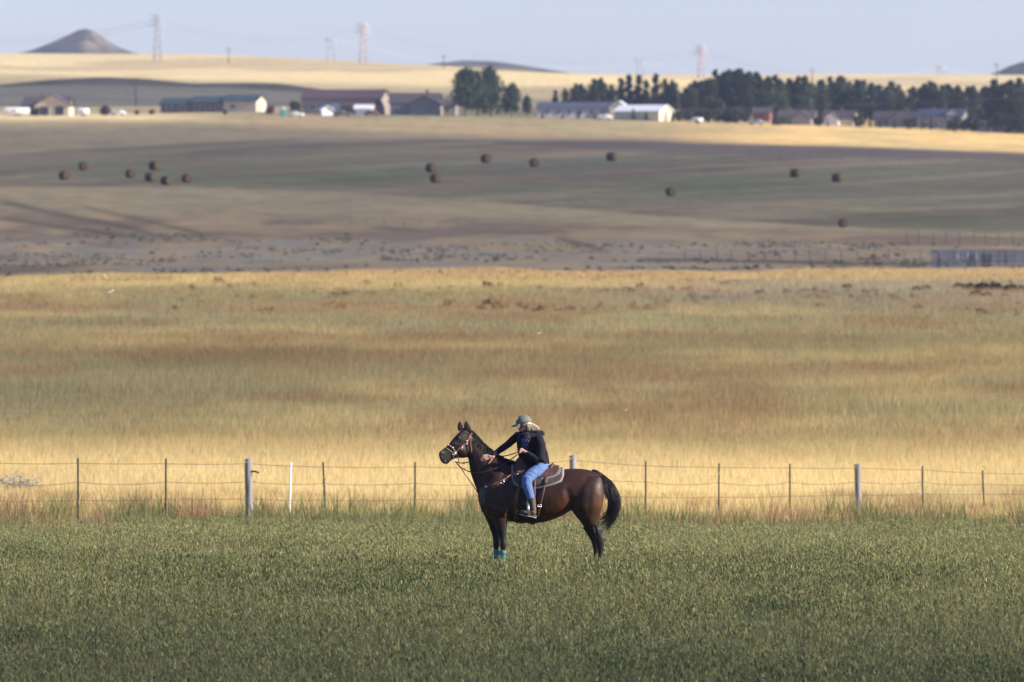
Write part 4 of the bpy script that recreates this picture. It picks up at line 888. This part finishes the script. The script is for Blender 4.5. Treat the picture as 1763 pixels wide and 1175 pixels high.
tb,cf=strands('tail',ctr,wdt,340,horse,r0=.0048,jit=.06,ylim=.055,endf=lambda s,rr: rr.uniform(.7,1.0))
t2,_=strands('tail',[V3(1175,498),V3(1222,530),V3(1268,580),V3(1302,648),V3(1308,720),V3(1290,785),V3(1262,850),V3(1238,905)],[.012,.016,.022,.026,.03,.03,.028,.012],190,horse,r0=.0045,jit=.055,seed=9,endf=lambda s,rr: rr.uniform(.55,1))
t3,_=strands('tail',[V3(1180,515),V3(1210,560),V3(1228,610),V3(1234,650),V3(1236,690)],[.01,.014,.018,.02,.018],80,horse,r0=.004,jit=.04,seed=11,endf=lambda s,rr: rr.uniform(.6,1))
tb.add(t2.v,t2.f,True); tb.add(t3.v,t3.f,True); tb.tube([V3(1130,484),V3(1160,492),V3(1190,512),V3(1222,548),V3(1245,600),V3(1258,660)],[.03,.036,.034,.03,.022,.008],10)
tb.build('tail',blk,horse)
# mane : along the crest, falling to the far side, rough near the withers
mb_=MB(); rr=random.Random(3); CR=[(262,190),(300,212),(345,262),(400,316),(460,364),(520,398),(560,414),(600,436)]
def crest(t):
    t=t*(len(CR)-1); i=min(int(t),len(CR)-2); f=t-i; return (CR[i][0]+(CR[i+1][0]-CR[i][0])*f,CR[i][1]+(CR[i+1][1]-CR[i][1])*f)
for k in range(620):
    t=rr.random(); cx_,cy_=crest(t); up=rr.uniform(2,10)+(14*max(0,t-.72)/.28*rr.random() if t<.97 else 0); s=1 if rr.random()<.6 else -1; ln=rr.uniform(20,60); 
    p0=V3(cx_,cy_+6,rr.uniform(-.012,.012)); p1=V3(cx_+up*.5+rr.uniform(-4,6),cy_-up*.7,s*.012); p2=V3(cx_+rr.uniform(0,14),cy_+ln*.35,s*.06); p3=V3(cx_+rr.uniform(-6,14),cy_+ln,s*(.085+.02*t))
    mb_.tube([p0,p1,p2,p3],[.004,.004,.003,.001],4,cap=False)
for k in range(60):  # forelock
    p0=V3(rr.uniform(228,258),rr.uniform(184,196),rr.uniform(-.04,.03)); mb_.tube([p0,p0+Vector((-.03,-.01,-.02)),p0+Vector((-.055+rr.uniform(-.01,.01),-.02,-.07-rr.uniform(0,.04)))],[.003,.003,.001],4,cap=False)
mb_.build('mane',blk,horse)
# hooves
for (cx_,s,y) in ((498,-1,.135),(452,1,.135),(1174,-1,.135),(1142,1,.135)):
    h=MB(); rs=[]
    for (dz_,rx,sh) in ((.075,.042,.0),(.04,.052,-.008),(0,.062,-.016),(-.002,.055,-.016)): rs.append([Vector((X(cx_)+sh+rx*math.cos(a_),HY+s*y+rx*.9*math.sin(a_),gz+dz_)) for a_ in [2*math.pi*k/16 for k in range(16)]])
    h.rings(rs); h.build('hoof',mat('hoof_horn',(.035,.03,.025),rough=.5),horse)
# teal leg boots
tealb=mat('teal_neoprene',(.06,.185,.18),rough=.75,var=.12,vs=30)
for (cx_,s,y,lb) in ((513,-1,.135,'teal leg boot on the near front leg of the horse'),(467,1,.135,'teal leg boot on the far front leg of the horse')):
    r=empty('leg_boot',V3(cx_,1160,s*y),lb,'leg boot','teal boots on the front legs'); h=MB(); rs=[]
    for (cy_,q) in ((1034,.040),(1042,.044),(1075,.041),(1110,.040),(1150,.047),(1172,.049),(1176,.044)): rs.append([Vector((X(cx_)+q*1.05*math.cos(a_),HY+s*y+q*math.sin(a_),Z(cy_+(4*math.cos(a_) if cy_<1040 else 0)))) for a_ in [2*math.pi*k/20 for k in range(20)]])
    h.rings(rs); h.build('sleeve',tealb,r)
    for cy_ in (1055,1085,1115,1145):
        st=MB(); q=.048 if cy_<1140 else .052; st.rings([[Vector((X(cx_)+q*1.04*math.cos(a_),HY+s*y+q*math.sin(a_),Z(cy_)+dz_)) for a_ in [2*math.pi*k/20 for k in range(20)]] for dz_ in (-.009,.009)]); st.build('strap',mat('teal_strap',(.03,.22,.24),rough=.8),r)
# ------------------------------------------------ tack
leather=mat('brown_leather',(.085,.040,.030),rough=.5,var=.2,vs=30,bump=.15,bs=80); tan_l=mat('tan_leather',(.32,.14,.085),rough=.5,var=.15,vs=30); dkl=mat('dark_leather',(.045,.026,.024),rough=.5,var=.15,vs=30)
silver=mat('silver',(.6,.6,.62),rough=.35,metal=.9); wool=mat('pale_wool',(.27,.26,.25),rough=.95,var=.1,vs=40,bump=.4,bs=90); padm=mat('pad_weave',(.075,.05,.045),rough=.9,var=.35,vs=40); rope=mat('rein_rope',(.05,.026,.02),rough=.6)
def path3(pts,off,k=6,yfix=None):
    out=[]; last=None; pts=[(p[0],p[1]) for p in pts]
    S_=resample([p for p in pts],k)
    ys=[]
    for p in S_:
        y=hy(X(p[0]),Z(p[1]),off=off) if yfix is None else HY+yfix; ys.append(y)
    good=[y for y in ys if y is not None] or [HY-.1]
    for i,p in enumerate(S_):
        y=ys[i]
        if y is None or y>HY+.02:
            near=[(abs(j-i),v) for j,v in enumerate(ys) if v is not None and v<=HY+.02]; y=min(near)[1] if near else good[0]
        out.append(Vector((X(p[0]),y,Z(p[1]))))
    return out
def strap(pts,wd,th=.003,off=.005,m=leather,parent=None,name='strap',yfix=None,k=6,**kw):
    P_=path3(pts,off,k,yfix); b=MB(); b.tube(P_,[(th,wd)]*len(P_),8,up=(0,1,0)); return b.build(name,m,parent,**kw)
def ring(c,r,t,m,parent,name='ring',nrm='y'):
    b=MB(); n_=20; rs=[]
    for k in range(n_+1):
        a_=2*math.pi*k/n_; rs.append([Vector((c.x+(r+t*math.cos(q))*math.cos(a_),c.y+t*math.sin(q),c.z+(r+t*math.cos(q))*math.sin(a_))) for q in [2*math.pi*j/8 for j in range(8)]])
    b.rings(rs,cap=False); return b.build(name,m,parent)
def disc(c,r,m,parent,name='concho'):
    b=MB(); b.ell(c,(r,.006,r),nu=14,nv=8); return b.build(name,m,parent)
bridle=empty('bridle',surf(170,350,.01),'tan leather western bridle with silver conchos on the horse head','bridle')
strap([(292,212),(275,255),(250,290),(215,318),(190,340)],.010,m=tan_l,parent=bridle,name='cheek_strap',off=.007)
strap([(286,214),(268,252),(240,296),(205,330),(182,352)],.006,m=leather,parent=bridle,name='cheek_strap',off=.006)
strap([(208,200),(235,206),(262,218),(284,232)],.009,m=leather,parent=bridle,name='browband',off=.007)
strap([(290,240),(284,290),(291,330),(290,352)],.007,m=tan_l,parent=bridle,name='throat_latch',off=.007)
strap([(124,296),(140,305),(156,318),(178,346)],.009,m=tan_l,parent=bridle,name='noseband',off=.008)
strap([(106,316),(126,328),(146,344),(160,352)],.005,m=mat('pale_strap',(.34,.22,.17)),parent=bridle,name='noseband',off=.007)
strap([(188,352),(192,375),(198,395),(204,420)],.007,m=leather,parent=bridle,name='curb_strap',off=.008)
for (cx_,cy_,r_) in ((292,222,.014),(257,272,.014),(258,292,.012),(224,318,.014),(222,330,.011),(160,318,.015),(130,299,.011),(184,348,.010)): disc(surf(cx_,cy_,.014),r_,silver if cy_!=222 else mat('rose_rosette',(.42,.22,.2)),bridle)
bb=surf(172,360,.016); ring(bb+Vector((0,0,.0)),.024,.004,silver,bridle,'bit_ring')
b=MB(); b.tube([surf(178,352,.018),surf(168,372,.02),surf(164,392,.02),surf(176,408,.02),surf(186,412,.02)],[.005,.006,.006,.005,.005],8); b.build('bit_shank',silver,bridle); ring(surf(180,412,.02),.011,.003,silver,bridle,'bit_ring')
# reins
reins=empty('reins',V3(240,475,-.2),'dark rope reins hanging from the bit up to the rider','reins')
def free(pts,rad,m,parent,name,n_=8,k=6):
    S_=resample(pts,k); b=MB(); b.tube([V3(p[0],p[1],p[2]) for p in S_],rad,n_); return b.build(name,m,parent)
ry=surf(180,415,.02).y-HY
NK=lambda cx,cy:(path3([(cx,cy),(cx,cy)],.014,1)[0].y-HY)
free([(180,414,ry),(205,445,-.16),(240,470,-.15),(280,487,NK(285,487)),(340,492,NK(340,492)-.01),(400,485,NK(400,485)-.01),(470,457,NK(470,457)-.01),(530,425,-.09),(575,395,-.10),(612,366,-.12)],.0085,rope,reins,'near_rein')
free([(190,420,ry+.12),(215,428,.02),(262,424,.10),(300,425,.13)],.007,rope,reins,'far_rein'); free([(480,384,.05),(530,377,.02),(575,364,-.04),(614,350,-.11)],.0075,rope,reins,'far_rein')
free([(183,418,ry),(212,455,-.14),(236,466,-.15)],.008,dkl,reins,'rein_end'); ring(V3(241,466,-.155),.010,.004,dkl,reins,'rein_ring')
free([(236,426,.03),(238,432,.02)],.012,dkl,reins,'knot')
# breast collar with tie-down
bc=empty('breast_collar',V3(400,600,-.25),'brown leather breast collar with silver ring across the horse shoulder','breast collar')
strap([(330,634),(350,616),(395,590),(440,574),(495,553)],.017,m=leather,parent=bc,name='chest_strap',off=.008)
strap([(395,600),(440,584),(490,566)],.008,m=dkl,parent=bc,name='chest_strap',off=.010)
strap([(505,548),(540,524),(570,505),(600,487)],.012,m=tan_l,parent=bc,name='shoulder_strap',off=.010)
ring(surf(506,556,.016),.026,.005,silver,bc); disc(surf(392,590,.02),.017,silver,bc); disc(surf(541,523,.02),.013,mat('rose_rosette',(.42,.22,.2)),bc)
disc(surf(392,590,.027),.009,mat('blue_stone',(.05,.15,.4),rough=.3),bc,'stone')
free([(200,432,-.13),(225,470,-.12),(262,525,-.09),(300,580,-.06),(332,628,-.10)],.0065,dkl,bc,'tie_down')
free([(206,440,-.13),(235,492,-.12),(285,560,-.08)],.006,mat('pale_strap',(.34,.22,.17)),bc,'tie_down')
free([(338,640,-.08),(352,720,-.06),(385,790,-.04),(400,798,0)],.008,dkl,bc,'chest_drop')
# pad and saddle
TOR=[(540,445,836,.27),(620,446,842,.275),(700,458,848,.285),(790,470,842,.31),(860,478,822,.32),(915,474,795,.315),(960,467,760,.30)]
def shell(b,xs,bot,infl,th,topf=None,n_=30,zlift=0):
    rings=[]
    for cx_ in xs:
        t_=np.interp(cx_,[q[0] for q in TOR],[q[1] for q in TOR]); bo=np.interp(cx_,[q[0] for q in TOR],[q[2] for q in TOR]); hw=np.interp(cx_,[q[0] for q in TOR],[q[3] for q in TOR])
        c=(t_+bo)/2; hh=(bo-t_)/2/486.4+infl; cz=Z(c); lim=Z(np.interp(cx_,[q[0] for q in bot],[q[1] for q in bot])); am=math.acos(max(-1,min(1,(lim-cz)/hh)))
        o_=[];i_=[]
        for k in range(n_+1):
            a_=-am+2*am*k/n_; sx=math.copysign(abs(math.sin(a_))**.92,math.sin(a_)); sz=math.copysign(abs(math.cos(a_))**.92,math.cos(a_)); e=th*(.35 if k in (0,n_) else 1)
            tl=(topf(cx_,a_) if topf else 0)
            o_.append(Vector((X(cx_),HY+(hw+infl+e)*sx,cz+(hh+e+tl)*sz+zlift))); i_.append(Vector((X(cx_),HY+(hw+infl-.004)*sx,cz+(hh-.004)*sz+zlift)))
        rings.append(o_+i_[::-1])
    b.rings(rings)
pad=empty('saddle_pad',V3(760,600,0),'dark woven saddle pad with pale wool edges under the saddle','saddle pad')
b=MB(); shell(b,np.linspace(569,936,24),[(569,525),(574,562),(590,584),(640,606),(720,614),(800,600),(870,580),(915,562),(932,545),(936,515)],.006,.020); b.build('wool_pad',wool,pad)
b=MB(); shell(b,np.linspace(580,926,24),[(580,540),(592,566),(640,592),(720,600),(800,587),(870,566),(915,546),(924,525)],.020,.016); b.build('woven_cover',padm,pad)
b=MB(); shell(b,np.linspace(770,912,24),[(590,505),(600,522),(720,556),(800,548),(870,530),(905,508),(912,490)],.030,.010); b.build('inner_wool',mat('pale_blue_wool',(.17,.18,.22),rough=.95),pad)
saddle=empty('saddle',V3(750,560,0),'brown leather western saddle on the horse back','saddle')
def topl(cx_,a_): 
    w_=math.exp(-(a_/.55)**2); return w_*(.10*math.exp(-((cx_-645)/32)**2)+.02)
b=MB(); shell(b,np.linspace(598,902,30),[(598,495),(615,512),(720,540),(800,530),(860,516),(895,500),(902,485)],.038,.012,topl); b.build('skirt',leather,saddle)
b=MB(); rs=[]   # cantle : dished plate leaning back
for t in np.linspace(0,1,9):
    cx_=812+t*58; cy_=484-t*54; w_=.14+.02*math.sin(math.pi*t) if t<.85 else .14-.05*(t-.85)/.15; th=14*(1-.3*t); r=[]
    for k in range(24):
        a_=2*math.pi*k/24; yy=w_*math.sin(a_); bend=.035*(yy/w_)**2; r.append(Vector((X(cx_)+th/486*math.cos(a_)*.9-bend*.5,HY+yy,Z(cy_)-th/486*.9*math.cos(a_)-.015*(yy/w_)**2)))
    rs.append(r)
b.rings(rs); b.build('cantle',leather,saddle)
b=MB(); loft(b,[(620,500,690,500,.16,0),(622,470,682,472,.15,0),(628,446,676,450,.11,0),(634,432,668,436,.05,0)],4); b.tube([V3(645,440,0),V3(640,415,0),V3(634,396,0)],[.022,.018,.018],10); b.ell(V3(632,390,0),(.042,.036,.014),rot=(0,R(-10),0)); b.build('fork_and_horn',dkl,saddle)
b=MB(); loft(b,[(672,500,690,490,.14,0),(720,500,735,478,.15,0),(790,500,790,474,.17,0),(830,500,826,462,.16,0)],4); b.build('seat',tan_l,saddle)
strap([(742,500),(722,560),(712,610),(702,660),(694,700)],.055,th=.006,off=.030,m=dkl,parent=saddle,name='fender')
strap([(735,545),(732,600),(734,640),(728,668)],.006,off=.045,m=tan_l,parent=saddle,name='fender_edge')
strap([(632,520),(626,580),(615,640),(604,708)],.021,off=.030,m=mat('plum_leather',(.085,.05,.055),rough=.55),parent=saddle,name='latigo')
strap([(816,488),(812,520),(806,562)],.026,th=.006,off=.055,m=leather,parent=saddle,name='rear_billet'); strap([(804,556),(792,620),(778,680),(766,722)],.018,th=.005,off=.018,m=leather,parent=saddle,name='rear_billet')
b=MB(); c=surf(766,720,.026); 
for (dx_,dz_,w_,h_) in ((0,.014,.05,.008),(0,-.014,.05,.008),(-.024,0,.008,.03),(.024,0,.008,.03)): b.box((c.x+dx_,c.y,c.z+dz_),(w_,.008,h_),ry=R(-8)) if 0 else b.box((c.x+dx_,c.y,c.z+dz_),(w_,.008,h_))
b2=MB(); b2.tube([c+Vector((-.028,0,.016)),c+Vector((.028,0,.010)),c+Vector((.026,0,-.018)),c+Vector((-.028,0,-.012)),c+Vector((-.028,0,.016))],.0045,8); b2.build('buckle',silver,saddle)
strap([(766,724),(757,760),(752,792)],.022,th=.006,off=.016,m=leather,parent=saddle,name='rear_cinch')
strap([(600,700),(596,770),(600,826)],.03,th=.006,off=.012,m=dkl,parent=saddle,name='front_cinch')
free([(600,842,-.06),(640,846,-.05),(680,842,-.05),(716,852,-.04),(735,842,-.06)],.007,dkl,saddle,'cinch_connector',k=4)
b=MB(); b.ell(V3(718,848,-.03),(.04,.03,.02)); b.build('cinch_pad',dkl,saddle)
for (cx_,cy_) in ((817,497),(622,484),(612,500),(818,512)): disc(surf(cx_,cy_,.062),.012,silver,saddle)
free([(806,500,-.335),(812,494,-.34)],.012,tan_l,saddle,'tie_string')
# stirrup
stp=empty('stirrup_fit',V3(690,780,-.36),'','') if 0 else None
b=MB(); SY=-.42
pts=[(688,702),(682,730),(688,770),(700,782)]
fr_=[Vector((X(690),HY+SY-.062,Z(775))),Vector((X(686),HY+SY-.060,Z(735))),Vector((X(682),HY+SY-.035,Z(704))),Vector((X(681),HY+SY,Z(696))),Vector((X(682),HY+SY+.035,Z(704))),Vector((X(686),HY+SY+.06,Z(735))),Vector((X(690),HY+SY+.062,Z(775)))]
b.tube(fr_,[(.006,.018)]*7,8,up=(0,1,0)); b.tube([fr_[0]+Vector((0,0,.0)),fr_[-1]],[(.02,.008)]*2,8); b.build('stirrup',silver,saddle)
strap([(700,640),(688,675),(682,700)],.016,th=.005,off=.10,m=tan_l,parent=saddle,name='stirrup_leather',yfix=SY+.02)

# ------------------------------------------------ the rider
person=empty('person',V3(745,470,0),'rider in black hoodie, blue jeans and grey cap leaning to pat the horse neck','person')
skin=mat('skin',(.48,.26,.20),rough=.55,var=.06,vs=30); 
LS=V3(752,252,-.17); LE=V3(772,405,-.27); LW=V3(676,352,-.25)
RS=V3(628,232,.10); RE=V3(540,302,.06); RW=V3(446,368,-.055)
b=MB()
loft(b,[(690,470,820,470,.15,0),(660,400,800,410,.13,0),(650,340,790,345,.135,0),(650,280,770,285,.16,0),(665,235,755,245,.15,0),(680,205,728,212,.055,0),(684,180,722,190,.05,0)],4)
b.ell(V3(664,160,0),(.078,.066,.105),rot=(0,R(-14),0)); b.ell(V3(652,196,-.01),(.052,.048,.042),rot=(0,R(-10),0)); b.ell(V3(622,187,-.012),(.018,.012,.016),rot=(0,R(25),0)); b.ell(V3(626,200,-.012),(.013,.016,.007)); b.ell(V3(627,206,-.012),(.013,.015,.006)); b.ell(V3(640,200,-.03),(.016,.022,.01)); b.ell(V3(690,172,-.066),(.018,.009,.026)); b.ell(V3(646,212,-.014),(.028,.026,.016)); b.ell(V3(650,188,-.045),(.03,.02,.022))
b.tube([LS,LE,LW],[.045,.038,.026],12); b.tube([RS,RE,RW],[.045,.038,.026],12)
HP=V3(780,462,-.12); KN=V3(672,535,-.37); AN=V3(712,680,-.40)
for s in (1,-1):
    q=lambda v:Vector((v.x,HY+(v.y-HY)*s,v.z)); b.tube([q(HP),q(KN),q(AN)],[.085,.06,.04],14); b.tube([q(AN),q(V3(722,770,-.40)),q(V3(650,765,-.41))],[.04,.04,.03],10)
# right hand flat on the neck (near side)
def onneck(cx,cy,o=.006): return Vector((X(cx),(path3([(cx,cy),(cx,cy)],o,1)[0].y),Z(cy)))
def digit(pts,r): b.tube(pts,r,8)
wr=onneck(443,385,.025); palm=[(438,382),(420,384),(402,386)]
for i,(bx,by,mx_,my,tx,ty,r0) in enumerate(((404,370,388,368,371,372,.0085),(398,379,378,380,360,386,.0090),(398,389,377,393,355,401,.0090),(404,399,386,404,364,410,.0085))):
    digit([onneck(432,384,.018),onneck(bx,by,.014),onneck(mx_,my,.014),onneck(tx,ty,.009)],[.013,r0*1.12,r0,r0*.75])
digit([onneck(436,392,.018),onneck(430,404,.015),onneck(420,416,.013),onneck(411,427,.009)],[.013,.0115,.0095,.0075])
pm=MB(); pc=onneck(418,384,.016); b.ell(pc,(.036,.016,.031)); b.tube([RW,wr,pc],[.026,.022,.020],12)
# left hand closed on the reins
LH=V3(640,338,-.245); b.ell(LH+Vector((.012,0,.0)),(.034,.024,.030),rot=(0,R(35),0)); b.tube([LW,LH+Vector((.02,0,0))],[.026,.022],10)
for i in range(4):
    z_=.024-.016*i; a0=LH+Vector((.008-.006*i,-.018,z_)); b.tube([a0,a0+Vector((-.024,-.012,-.004)),a0+Vector((-.034,.006,-.010)),a0+Vector((-.018,.020,-.012))],[.0095,.009,.0085,.0075],8)
b.tube([LH+Vector((.02,-.012,.02)),LH+Vector((.0,-.024,.032)),LH+Vector((-.024,-.022,.028))],[.011,.0095,.0075],8)
pbody,_=remesh('body',b,.0058,skin,person,2)
nail=MB()
for (tx,ty) in ((372,372),(361,386),(356,401),(365,410),(412,426)): nail.ell(onneck(tx,ty,.018),(.0065,.003,.005),nu=8,nv=6)
for i,(tx,ty) in enumerate(((372,372),(361,386),(356,401),(365,410),(412,426))):
    nl=MB(); nl.ell(onneck(tx,ty,.0165),(.0052,.0028,.004),nu=8,nv=6); nl.build('fingernail',mat('nail_white',(.75,.66,.68),rough=.3),person)
# hoodie
hoodm=mat('black_hoodie',(.014,.013,.022),rough=.9,spec=.2,bump=.5,bs=25,sheen=.06)
b=MB()
loft(b,[(668,440,836,436,.175,0),(640,415,836,425,.19,0),(622,392,832,395,.19,0),(613,350,822,350,.19,0),(607,305,806,305,.195,0),(606,262,796,262,.20,0),(620,228,786,235,.19,0),(650,205,772,214,.12,0),(668,196,748,205,.075,0)],4,.95)
b.tube([LS+Vector((0,.02,.01)),V3(775,300,-.225),LE,V3(745,398,-.27),V3(700,372,-.26),LW],[.078,.072,.068,.062,.050,.038],16)
b.tube([RS,V3(585,262,.08),RE,V3(490,336,.0),V3(455,362,-.05),V3(440,378,-.085)],[.068,.058,.052,.046,.040,.034],16)
b.tube([V3(620,240,.05),V3(650,222,0),V3(690,215,-.06)],[.05,.06,.05],12)
for (a_,c_,r_) in ((V3(780,300,-.16),V3(795,400,-.15),.02),(V3(700,330,-.2),V3(790,350,-.2),.018),(V3(700,432,-.17),V3(810,424,-.15),.03),(V3(800,330,-.1),V3(815,425,-.08),.03),(V3(790,300,-.25),V3(760,340,-.28),.02)): b.tube([a_,c_],r_,8)
b.tube([V3(668,206,-.085),V3(700,214,-.12),V3(745,212,-.125),V3(775,214,-.08),V3(786,222,0),V3(770,214,.09),V3(720,204,.1)],[.02,.028,.034,.038,.036,.03,.02],12)
hood,HD=remesh('hoodie',b,.008,hoodm,person,4,fac=.45)
def hs(cx,cy,off=.004,bv=HD):
    h=bv.ray_cast(Vector((X(cx),HY-3,Z(cy))),Vector((0,1,0))); return Vector((X(cx),(h[0].y if h[0] else HY-.15)-off,Z(cy)))
b=MB(); rs=[]   # shirt front seen between the open edges
for cy_,xa,xb in ((212,664,694),(235,656,696),(262,648,694),(290,642,692),(318,640,688),(336,648,684)):
    rs.append([hs(xa+(xb-xa)*t,cy_,.005) for t in (0,.25,.5,.75,1)]+[hs(xa+(xb-xa)*t,cy_,-.01) for t in (1,.75,.5,.25,0)])
b.rings(rs); sh=b.build('shirt',mat('charcoal_shirt',(.045,.04,.05),rough=.9),person)
blu=mat('blue_print',(.09,.13,.42),rough=.8)
for pl in (((645,256),(645,278),(656,280)),((660,280),(664,256),(669,280)),((661,271),(668,271)),((675,258),(674,284)),((680,262),(689,266),(688,282)),((652,294),(660,306)),((666,290),(676,296),(684,292)),((658,304),(672,308))):
    q=MB(); q.tube([hs(x_,y_,.010) for x_,y_ in pl],[(.003,.0065)]*len(pl),6,up=(0,1,0)); q.build('print_stroke',blu,sh)
b=MB(); b.tube([hs(697,212,.006),hs(699,250,.006),hs(697,290,.006),hs(690,330,.006)],.0045,6); b.build('zip_edge',dkl,person)
# jeans
den=mat('blue_denim',(.085,.15,.34),rough=.85,var=.22,vs=9,bump=.6,bs=22,stretch=(1,1,.6))
b=MB(); loft(b,[(720,430,836,430,.16,0),(712,460,832,455,.175,0),(745,500,812,490,.15,0)],4)
for s in (1,-1):
    q=lambda v:Vector((v.x,HY+(v.y-HY)*s,v.z))
    b.tube([q(V3(790,456,-.09)),q(V3(752,478,-.20)),q(V3(705,508,-.30)),q(V3(678,532,-.365)),q(V3(676,568,-.385)),q(V3(688,610,-.395)),q(V3(700,650,-.40)),q(V3(705,672,-.40))],[.098,.096,.088,.082,.073,.068,.060,.058],18)
    for (x0,y0,x1,y1) in ((650,548,700,560),(655,566,706,566),(668,618,716,610),(674,640,720,652),(700,470,742,500),(652,520,672,505)): b.tube([q(V3(x0,y0,-.43)),q(V3(x1,y1,-.43))],[.012,.008],6)
jn,JV=remesh('jeans',b,.008,den,person,3,fac=.4)
b=MB(); b.tube([hs(765,446,.004,JV),hs(775,468,.004,JV),hs(795,478,.004,JV),hs(812,470,.004,JV)],.003,5); b.build('pocket_seam',mat('seam',(.05,.08,.2)),person)
# boots
for s in (1,-1):
    q=lambda v:Vector((v.x,HY+(v.y-HY)*s,v.z)); b=MB()
    b.tube([q(V3(710,662,-.40)),q(V3(716,700,-.405)),q(V3(722,745,-.41)),q(V3(724,775,-.41))],[.056,.050,.044,.042],14)
    b.tube([q(V3(728,776,-.41)),q(V3(700,775,-.415)),q(V3(668,768,-.42)),q(V3(640,762,-.425)),q(V3(628,762,-.428))],[(.036,.034),(.036,.036),(.032,.04),(.026,.036),(.014,.02)],14)
    b.tube([q(V3(734,785,-.41)),q(V3(734,800,-.41))],[.03,.028],10)
    bo,_=remesh('boot',b,.008,mat('brown_boot',(.075,.055,.042),rough=.6,var=.35,vs=18,bump=.4,bs=35),person,2)
    so_=MB(); so_.rings([[q(V3(cx_,cy_+d_,-.42+w_*sg)) for sg,d_ in ((-1,0),(1,0),(1,8),(-1,8))] for cx_,cy_,w_ in ((622,772,.02),(640,778,.036),(670,786,.04),(700,790,.036),(720,794,.032),(742,800,.028))]); so_.build('sole',mat('pale_sole',(.30,.27,.24),rough=.8),bo)
    sp=MB(); sp.tube([q(V3(738,770,-.43)),q(V3(722,762,-.465)),q(V3(704,750,-.455))],.006,6); sp.build('spur_strap',tan_l,bo)
# cap
capm=mat('grey_green_cap',(.145,.155,.135),rough=.85,bump=.12,bs=150,var=.12,vs=14)
b=MB(); cc=V3(655,141,0); rs=[]; tl=R(13)
def capp(x_,y_,z_): 
    return cc+Vector((x_*math.cos(tl)-z_*math.sin(tl),0,0))+Vector((0,y_,0))+Vector((0,0,x_*math.sin(tl)+z_*math.cos(tl)))
for t in np.linspace(0,1,10):
    a_=t*math.pi/2; r_=math.cos(a_)**.85 if t<1 else .02; rs.append([capp(.118*r_*math.cos(q),.095*r_*math.sin(q),-.012+.112*math.sin(a_)) for q in [2*math.pi*k/28 for k in range(28)]])
b.rings(rs); cap_=b.build('cap',capm,person)
b=MB(); rs=[]
for t in np.linspace(-1,1,15):
    a_=t*1.15; x0=-.105*math.cos(a_); y0=.09*math.sin(a_); ln=.088*math.cos(a_*.95)**.6; yw=math.radians(18)
    pa=capp(x0,y0,-.010); pb=capp(x0-ln,y0*1.05-.018,-.010-.010*(1-t*t)*-1-.028); rs.append([pa+Vector((0,0,.004)),pa.lerp(pb,.5)+Vector((0,0,.012*(1-abs(t)))),pb+Vector((0,0,.003)),pb-Vector((0,0,.003)),pa.lerp(pb,.5)+Vector((0,0,.012*(1-abs(t))-.006)),pa-Vector((0,0,.004))])
b.rings(rs); b.build('brim',capm,cap_)
b=MB(); b.ell(capp(0,0,.102),(.008,.008,.005)); b.build('button',capm,cap_)
BVc=BVHTree.FromPolygons([tuple(v.co+cap_.parent.location) for v in cap_.data.vertices],[tuple(p.vertices) for p in cap_.data.polygons])
for pl,mm in ((((610,126),(606,118),(612,112),(618,116)),mat('white_thread',(.7,.7,.75))),(((612,122),(617,127),(622,120)),mat('navy_thread',(.02,.03,.10))),(((607,130),(613,134)),mat('white_thread',(.7,.7,.75)))):
    q=MB(); q.tube([hs(x_,y_,.003,BVc) for x_,y_ in pl],[(.002,.004)]*len(pl),6,up=(0,1,0)); q.build('emblem',mm,cap_)
# hair
blond=mat('blond_hair',(.72,.58,.38),rough=.6,var=.25,vs=60)
b=MB(); rr=random.Random(8)
for k in range(330):
    sy=rr.uniform(-1,1); z_=rr.uniform(0,1); p0=V3(690+rr.uniform(-12,12),152+20*z_,-.07*math.cos(sy)if sy>-.2 else .05); p0.y=HY-.075*rr.uniform(-.9,1)
    ex=rr.uniform(715,768); ey=186+rr.uniform(-14,14)+(ex-740)*.1; p3=V3(ex,ey,0); p3.y=HY+(p0.y-HY)*.9-.02
    m1=p0.lerp(p3,.35)+Vector((0,0,.012+rr.uniform(-.008,.014))); m2=p0.lerp(p3,.7)+Vector((rr.uniform(-.01,.01),0,rr.uniform(-.008,.016)))
    b.tube([p0,m1,m2,p3+Vector((0,0,rr.uniform(-.012,.008)))],[.0035,.004,.003,.001],4,cap=False)
for k in range(30):
    p0=V3(688+rr.uniform(-8,12),158,0); p0.y=HY-.078; p3=V3(686+rr.uniform(-6,20),200+rr.uniform(-10,10),0); p3.y=HY-.074; b.tube([p0,p0.lerp(p3,.5)+Vector((.006,-.006,0)),p3],[.003,.003,.001],4,cap=False)
b.ell(V3(704,166,0),(.045,.06,.026),rot=(0,R(15),0)); b.ell(V3(686,160,0),(.062,.074,.05),rot=(0,R(10),0)); b.build('hair',blond,person)
# dark glasses under the brim
b=MB(); b.tube([V3(634,178,-.045),V3(650,174,-.068),V3(684,168,-.074)],.0035,6); b.ell(V3(636,180,-.048),(.016,.008,.010)); b.build('glasses',glass,person)
